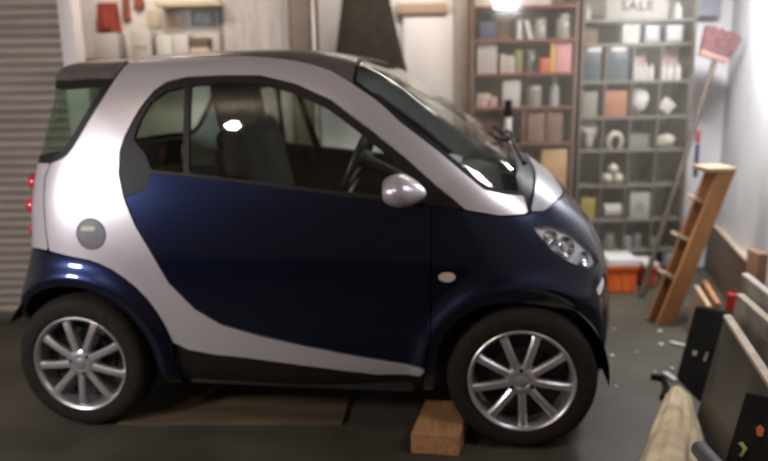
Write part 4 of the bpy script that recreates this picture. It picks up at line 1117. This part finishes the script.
lean('leaning_sheet', T1, T2, .08, .02, SHEET, 'large stained grey sheet with a pale top edge leaning at the lower right', 'sheet', EDGEW, .015)
for k, (hx_, hz_) in enumerate(()): pass
U1 = fl(737, 296, .50); U2 = fl(800, 352, .50)
lean('leaning_board', U1, U2, .07, .02, DIRTY, 'dirty white board, the nearer of two leaning behind the grey sheet', 'board', EDGEW, .012)
V1 = fl(742, 276, .56); V2 = fl(800, 322, .56)
lean('leaning_board', V1, V2, .05, .02, DIRTY, 'dirty white board leaning closest to the right wall', 'board', mat('whitish_edge', (.40, .36, .31), .7), .014)
# black panels
def plate(name, pts, d, m, label, cat):
    return tag(one(name, lambda bm: add_hull_box(bm, [Vector(p) for p in pts], d, .003), m), label, cat)
b0, b1 = fl(676, 378), fl(699, 402); t0, t1 = fl(695, 306, .33), fl(727, 313, .33)
bp = plate('black_case', [b0, b1, t1, t0], (.045, 0.0, 0), BLACKP, 'flat black case leaning between the ladder and the grey sheet', 'case')
for (qx, qy, s_, ) in ((694, 352, .010), (706, 357, .012)):
    pass
n0 = (Vector(b1) - Vector(b0)).cross(Vector(t0) - Vector(b0)).normalized()
if n0.y > 0: n0 = -n0
def on_plane(px, py, P0, n): d = ray(px, py); return CAM_P + d * ((P0 - CAM_P).dot(n) / d.dot(n))
def mark(parent, px_pts, P0, n, m, name, loc0):
    bm = bmesh.new(); pp = [on_plane(x, y, P0, n) + n * .001 for x, y in px_pts]; add_prism(bm, pp, n * .002); return fin(name, bm, m, parent)
PALE = mat('pale_mark', (.45, .44, .36), .6)
mark(bp, [(693, 350), (697, 351), (696, 356), (692, 355)], Vector(b0), n0, PALE, 'pale_mark', None)
mark(bp, [(706, 352), (708, 352), (705, 361), (703, 361)], Vector(b0), n0, PALE, 'pale_mark', None)
# second black panel leaning on the grey sheet
SF1, SF2 = Vector((T1.x - .08, T1.y, 0)), Vector((T2.x - .08, T2.y, 0))
ns_ = (SF2 - SF1).cross(Vector(T1) - SF1).normalized()
if ns_.x > 0: ns_ = -ns_
P_ = SF1 + ns_ * .03
cA = on_plane(746, 392, P_, ns_); cB = on_plane(800, 404, P_, ns_)
dn = (SF1 - Vector(T1)).normalized()
dz_ = (on_plane(727, 455, P_, ns_) - cA).normalized()
f0 = cA + dz_ * (cA.z - .004) / -dz_.z; f1 = cB + dz_ * (cB.z - .004) / -dz_.z
bq = plate('black_board', [f0, f1, cB, cA], (.014, 0, 0), BLACKP, 'black board with an orange dot at the bottom right corner', 'board')
n1 = (f1 - f0).cross(cA - f0).normalized()
if n1.x > 0: n1 = -n1
mark(bq, [(757, 428), (761, 425), (765, 430), (763, 437), (758, 436)], f0, n1, mat('orange_red_mark', (.55, .12, .04), .5), 'orange_mark', None)
mark(bq, [(739, 443), (743, 442), (748, 449), (743, 457), (740, 456), (744, 449)], f0, n1, mat('yellow_green_mark', (.36, .38, .14), .5), 'chevron_mark', None)
# red tin behind the black case
p = fl(733, 293, .36)
o = one('red_tin', lambda bm: add_lathe(bm, [(0, 0), (.026, 0), (.028, .004), (.028, .355), (.024, .36), (.024, .352), (0, .352)], 24), mat('red_paint', (.50, .05, .03), .45)); o.location = (p.x, p.y, .0005); tag(o, 'red tin standing behind the black case', 'tin')
# short boards standing on edge behind the black case
for k, (a_, b_, z_, lb, mm) in enumerate((((694, 285), (707, 306), .26, 'pale cream offcut board behind the black case, the left one', WOODP), ((702, 280), (716, 303), .27, 'brown offcut board behind the black case, the right one', WOOD))):
    A_1, B_1 = fl(*a_, z_), fl(*b_, z_)
    A_1 += Vector((.0, 0, 0))
    o = plate('offcut_board', [Vector((A_1.x - .02, A_1.y, 0)), Vector((B_1.x - .02, B_1.y, 0)), B_1, A_1], (.028, 0, 0), mm, lb, 'board')
# brown card box by the wall
Yb = 3.55; X0 = at(758, 265, Yb).x; zt_ = at(762, 254, Yb).z
o = one('cardboard_sheet', lambda bm: add_box(bm, (0, 0, zt_ / 2), (wall_x(Yb - .1) - X0 - .01, .12, zt_), .004), mat('brown_card', (.24, .13, .07), .7)); o.location = ((X0 + wall_x(Yb - .1) - .01) / 2, Yb + .06, .0005); tag(o, 'brown carton at the right edge beside the ledge', 'carton')
# beige sack / rolled cloth
def sack():
    P = [fl(678, 390, .03), fl(677, 400, .055), fl(675, 420, .07), fl(673, 445, .09), fl(669, 475, .10), fl(662, 520, .11)]
    Rr = [.02, .055, .082, .105, .12, .13]
    bm = bmesh.new(); n = 60; rings = []; m_ = 44
    for j in range(m_):
        t = j / (m_ - 1) * (len(P) - 1); i = min(int(t), len(P) - 2); f = t - i
        c = P[i].lerp(P[i + 1], f); r = Rr[i] * (1 - f) + Rr[i + 1] * f; ring = []
        for k in range(n):
            a = 2 * PI * k / n
            w = 1 + .10 * math.sin(3 * a + 1.2 + j * .05) + .05 * math.sin(7 * a + j * .12) + .03 * math.sin(13 * a - j * .2)
            z = c.z + r * w * math.sin(a); ring.append(bm.verts.new((c.x + r * w * math.cos(a), c.y, max(z, .002 + .001 * math.sin(k)))))
        rings.append(ring)
    for a, b in zip(rings[:-1], rings[1:]):
        for k in range(n): bm.faces.new((a[k], a[(k + 1) % n], b[(k + 1) % n], b[k]))
    bm.faces.new(rings[0]); bm.faces.new(rings[-1])
    return fin('rolled_sacking', bm, mat('beige_sackcloth', (.34, .25, .14), .9, 0, col2=(.52, .42, .27), scale=9, bump=.5), None, 180)
tag(sack(), 'beige rolled sackcloth lying on the floor at the bottom edge', 'cloth')
q = fl(699, 462, .20)
def pipe_(bm):
    add_lathe(bm, [(.020, 0), (.028, 0), (.028, .22), (.020, .22), (.020, 0)], 24)
o = one('grey_tube', pipe_, mat('dark_grey_tube', (.09, .09, .095), .4, .2)); o.rotation_euler = (math.radians(80), 0, math.radians(-8)); o.location = (q.x, q.y, .245); tag(o, 'short dark grey tube on top of the beige sackcloth', 'tube')
# small bracket on the floor
g0 = [fl(x, y, .02) for x, y in ((651, 375), (664, 377), (667, 386), (662, 396))]
o = one('metal_hook', lambda bm: add_tube(bm, [p - g0[0] for p in g0], [.012, .014, .013, .010], 8), BLACKP, None, 60); o.location = g0[0] - Vector((0, 0, .005)); tag(o, 'bent black metal hook lying on the floor beside the sackcloth', 'hook')
g1 = fl(672, 381, .0); o = one('paper_scrap', lambda bm: add_prism(bm, [(-.02, .05, 0), (.012, .055, 0), (.024, -.04, 0), (.0, -.05, 0)], (0, 0, .012)), mat('grey_paper', (.42, .40, .36), .7)); o.location = g1 + Vector((0, .03, .001)); tag(o, 'pale grey scrap touching the tip of the sackcloth', 'scrap')
SCR = mat('whitish_scrap', (.60, .58, .52), .7)
for k, (qx, qy, s_) in enumerate(((661, 345, .012), (660, 332, .012), (672, 369, .009), (612, 356, .009), (616, 387, .007), (655, 372, .006), (614, 330, .007), (646, 318, .006), (637, 352, .005))):
    g = fl(qx, qy); r_ = random.Random(k)
    bm = bmesh.new(); bmesh.ops.create_icosphere(bm, subdivisions=2, radius=s_)
    for v in bm.verts: v.co = Vector((v.co.x * r_.uniform(.9, 1.2), v.co.y * r_.uniform(.9, 1.2), v.co.z * .5))
    o = fin('floor_scrap', bm, SCR, None, 30); o.location = (g.x, g.y, s_ * .5 + .0008); tag(o, 'tiny pale scrap lying on the concrete floor', 'scrap', 'tiny scraps on the concrete')
ga, gb = fl(670, 343), fl(685, 347)
o = one('paper_strip', lambda bm: add_box(bm, (0, 0, .006), ((gb - ga).length, .03, .010), .003), WHITE); o.location = (ga + gb) / 2 + Vector((0, 0, .0008)); o.rotation_euler = (0, 0, math.atan2(gb.y - ga.y, gb.x - ga.x)); tag(o, 'white strip of paper on the floor in front of the black case', 'scrap')
# wooden block in front of the front wheel
n0_, n1_ = fl(414, 456), fl(463, 461); hb = .088
f0_ = fl(429, 399, hb); f0_.z = 0
nA, nB = fl(414, 433, hb), fl(463, 436, hb)
nA.z = nB.z = 0; fB = f0_ + (nB - nA)
o = one('wooden_block', lambda bm: add_hull_box(bm, [nA - nA, nB - nA, fB - nA, f0_ - nA], (0, 0, hb), .004), BLOCKW); o.location = nA + Vector((-.012, 0, .0005)); tag(o, 'raw wooden block on the floor against the front wheel', 'block')
# thin board lying under the sill
q_ = [fl(118, 425), fl(342, 425), fl(352, 396), fl(170, 398)]
o = one('floor_board', lambda bm: add_prism(bm, [p - q_[0] for p in q_], (0, 0, .012)), mat('brown_ply', (.11, .075, .042), .7, 0, .2, 5, stretch=(.5, 3, 1))); o.location = q_[0] + Vector((0, 0, .0005)); tag(o, 'thin brown board lying flat on the floor under the door', 'board')
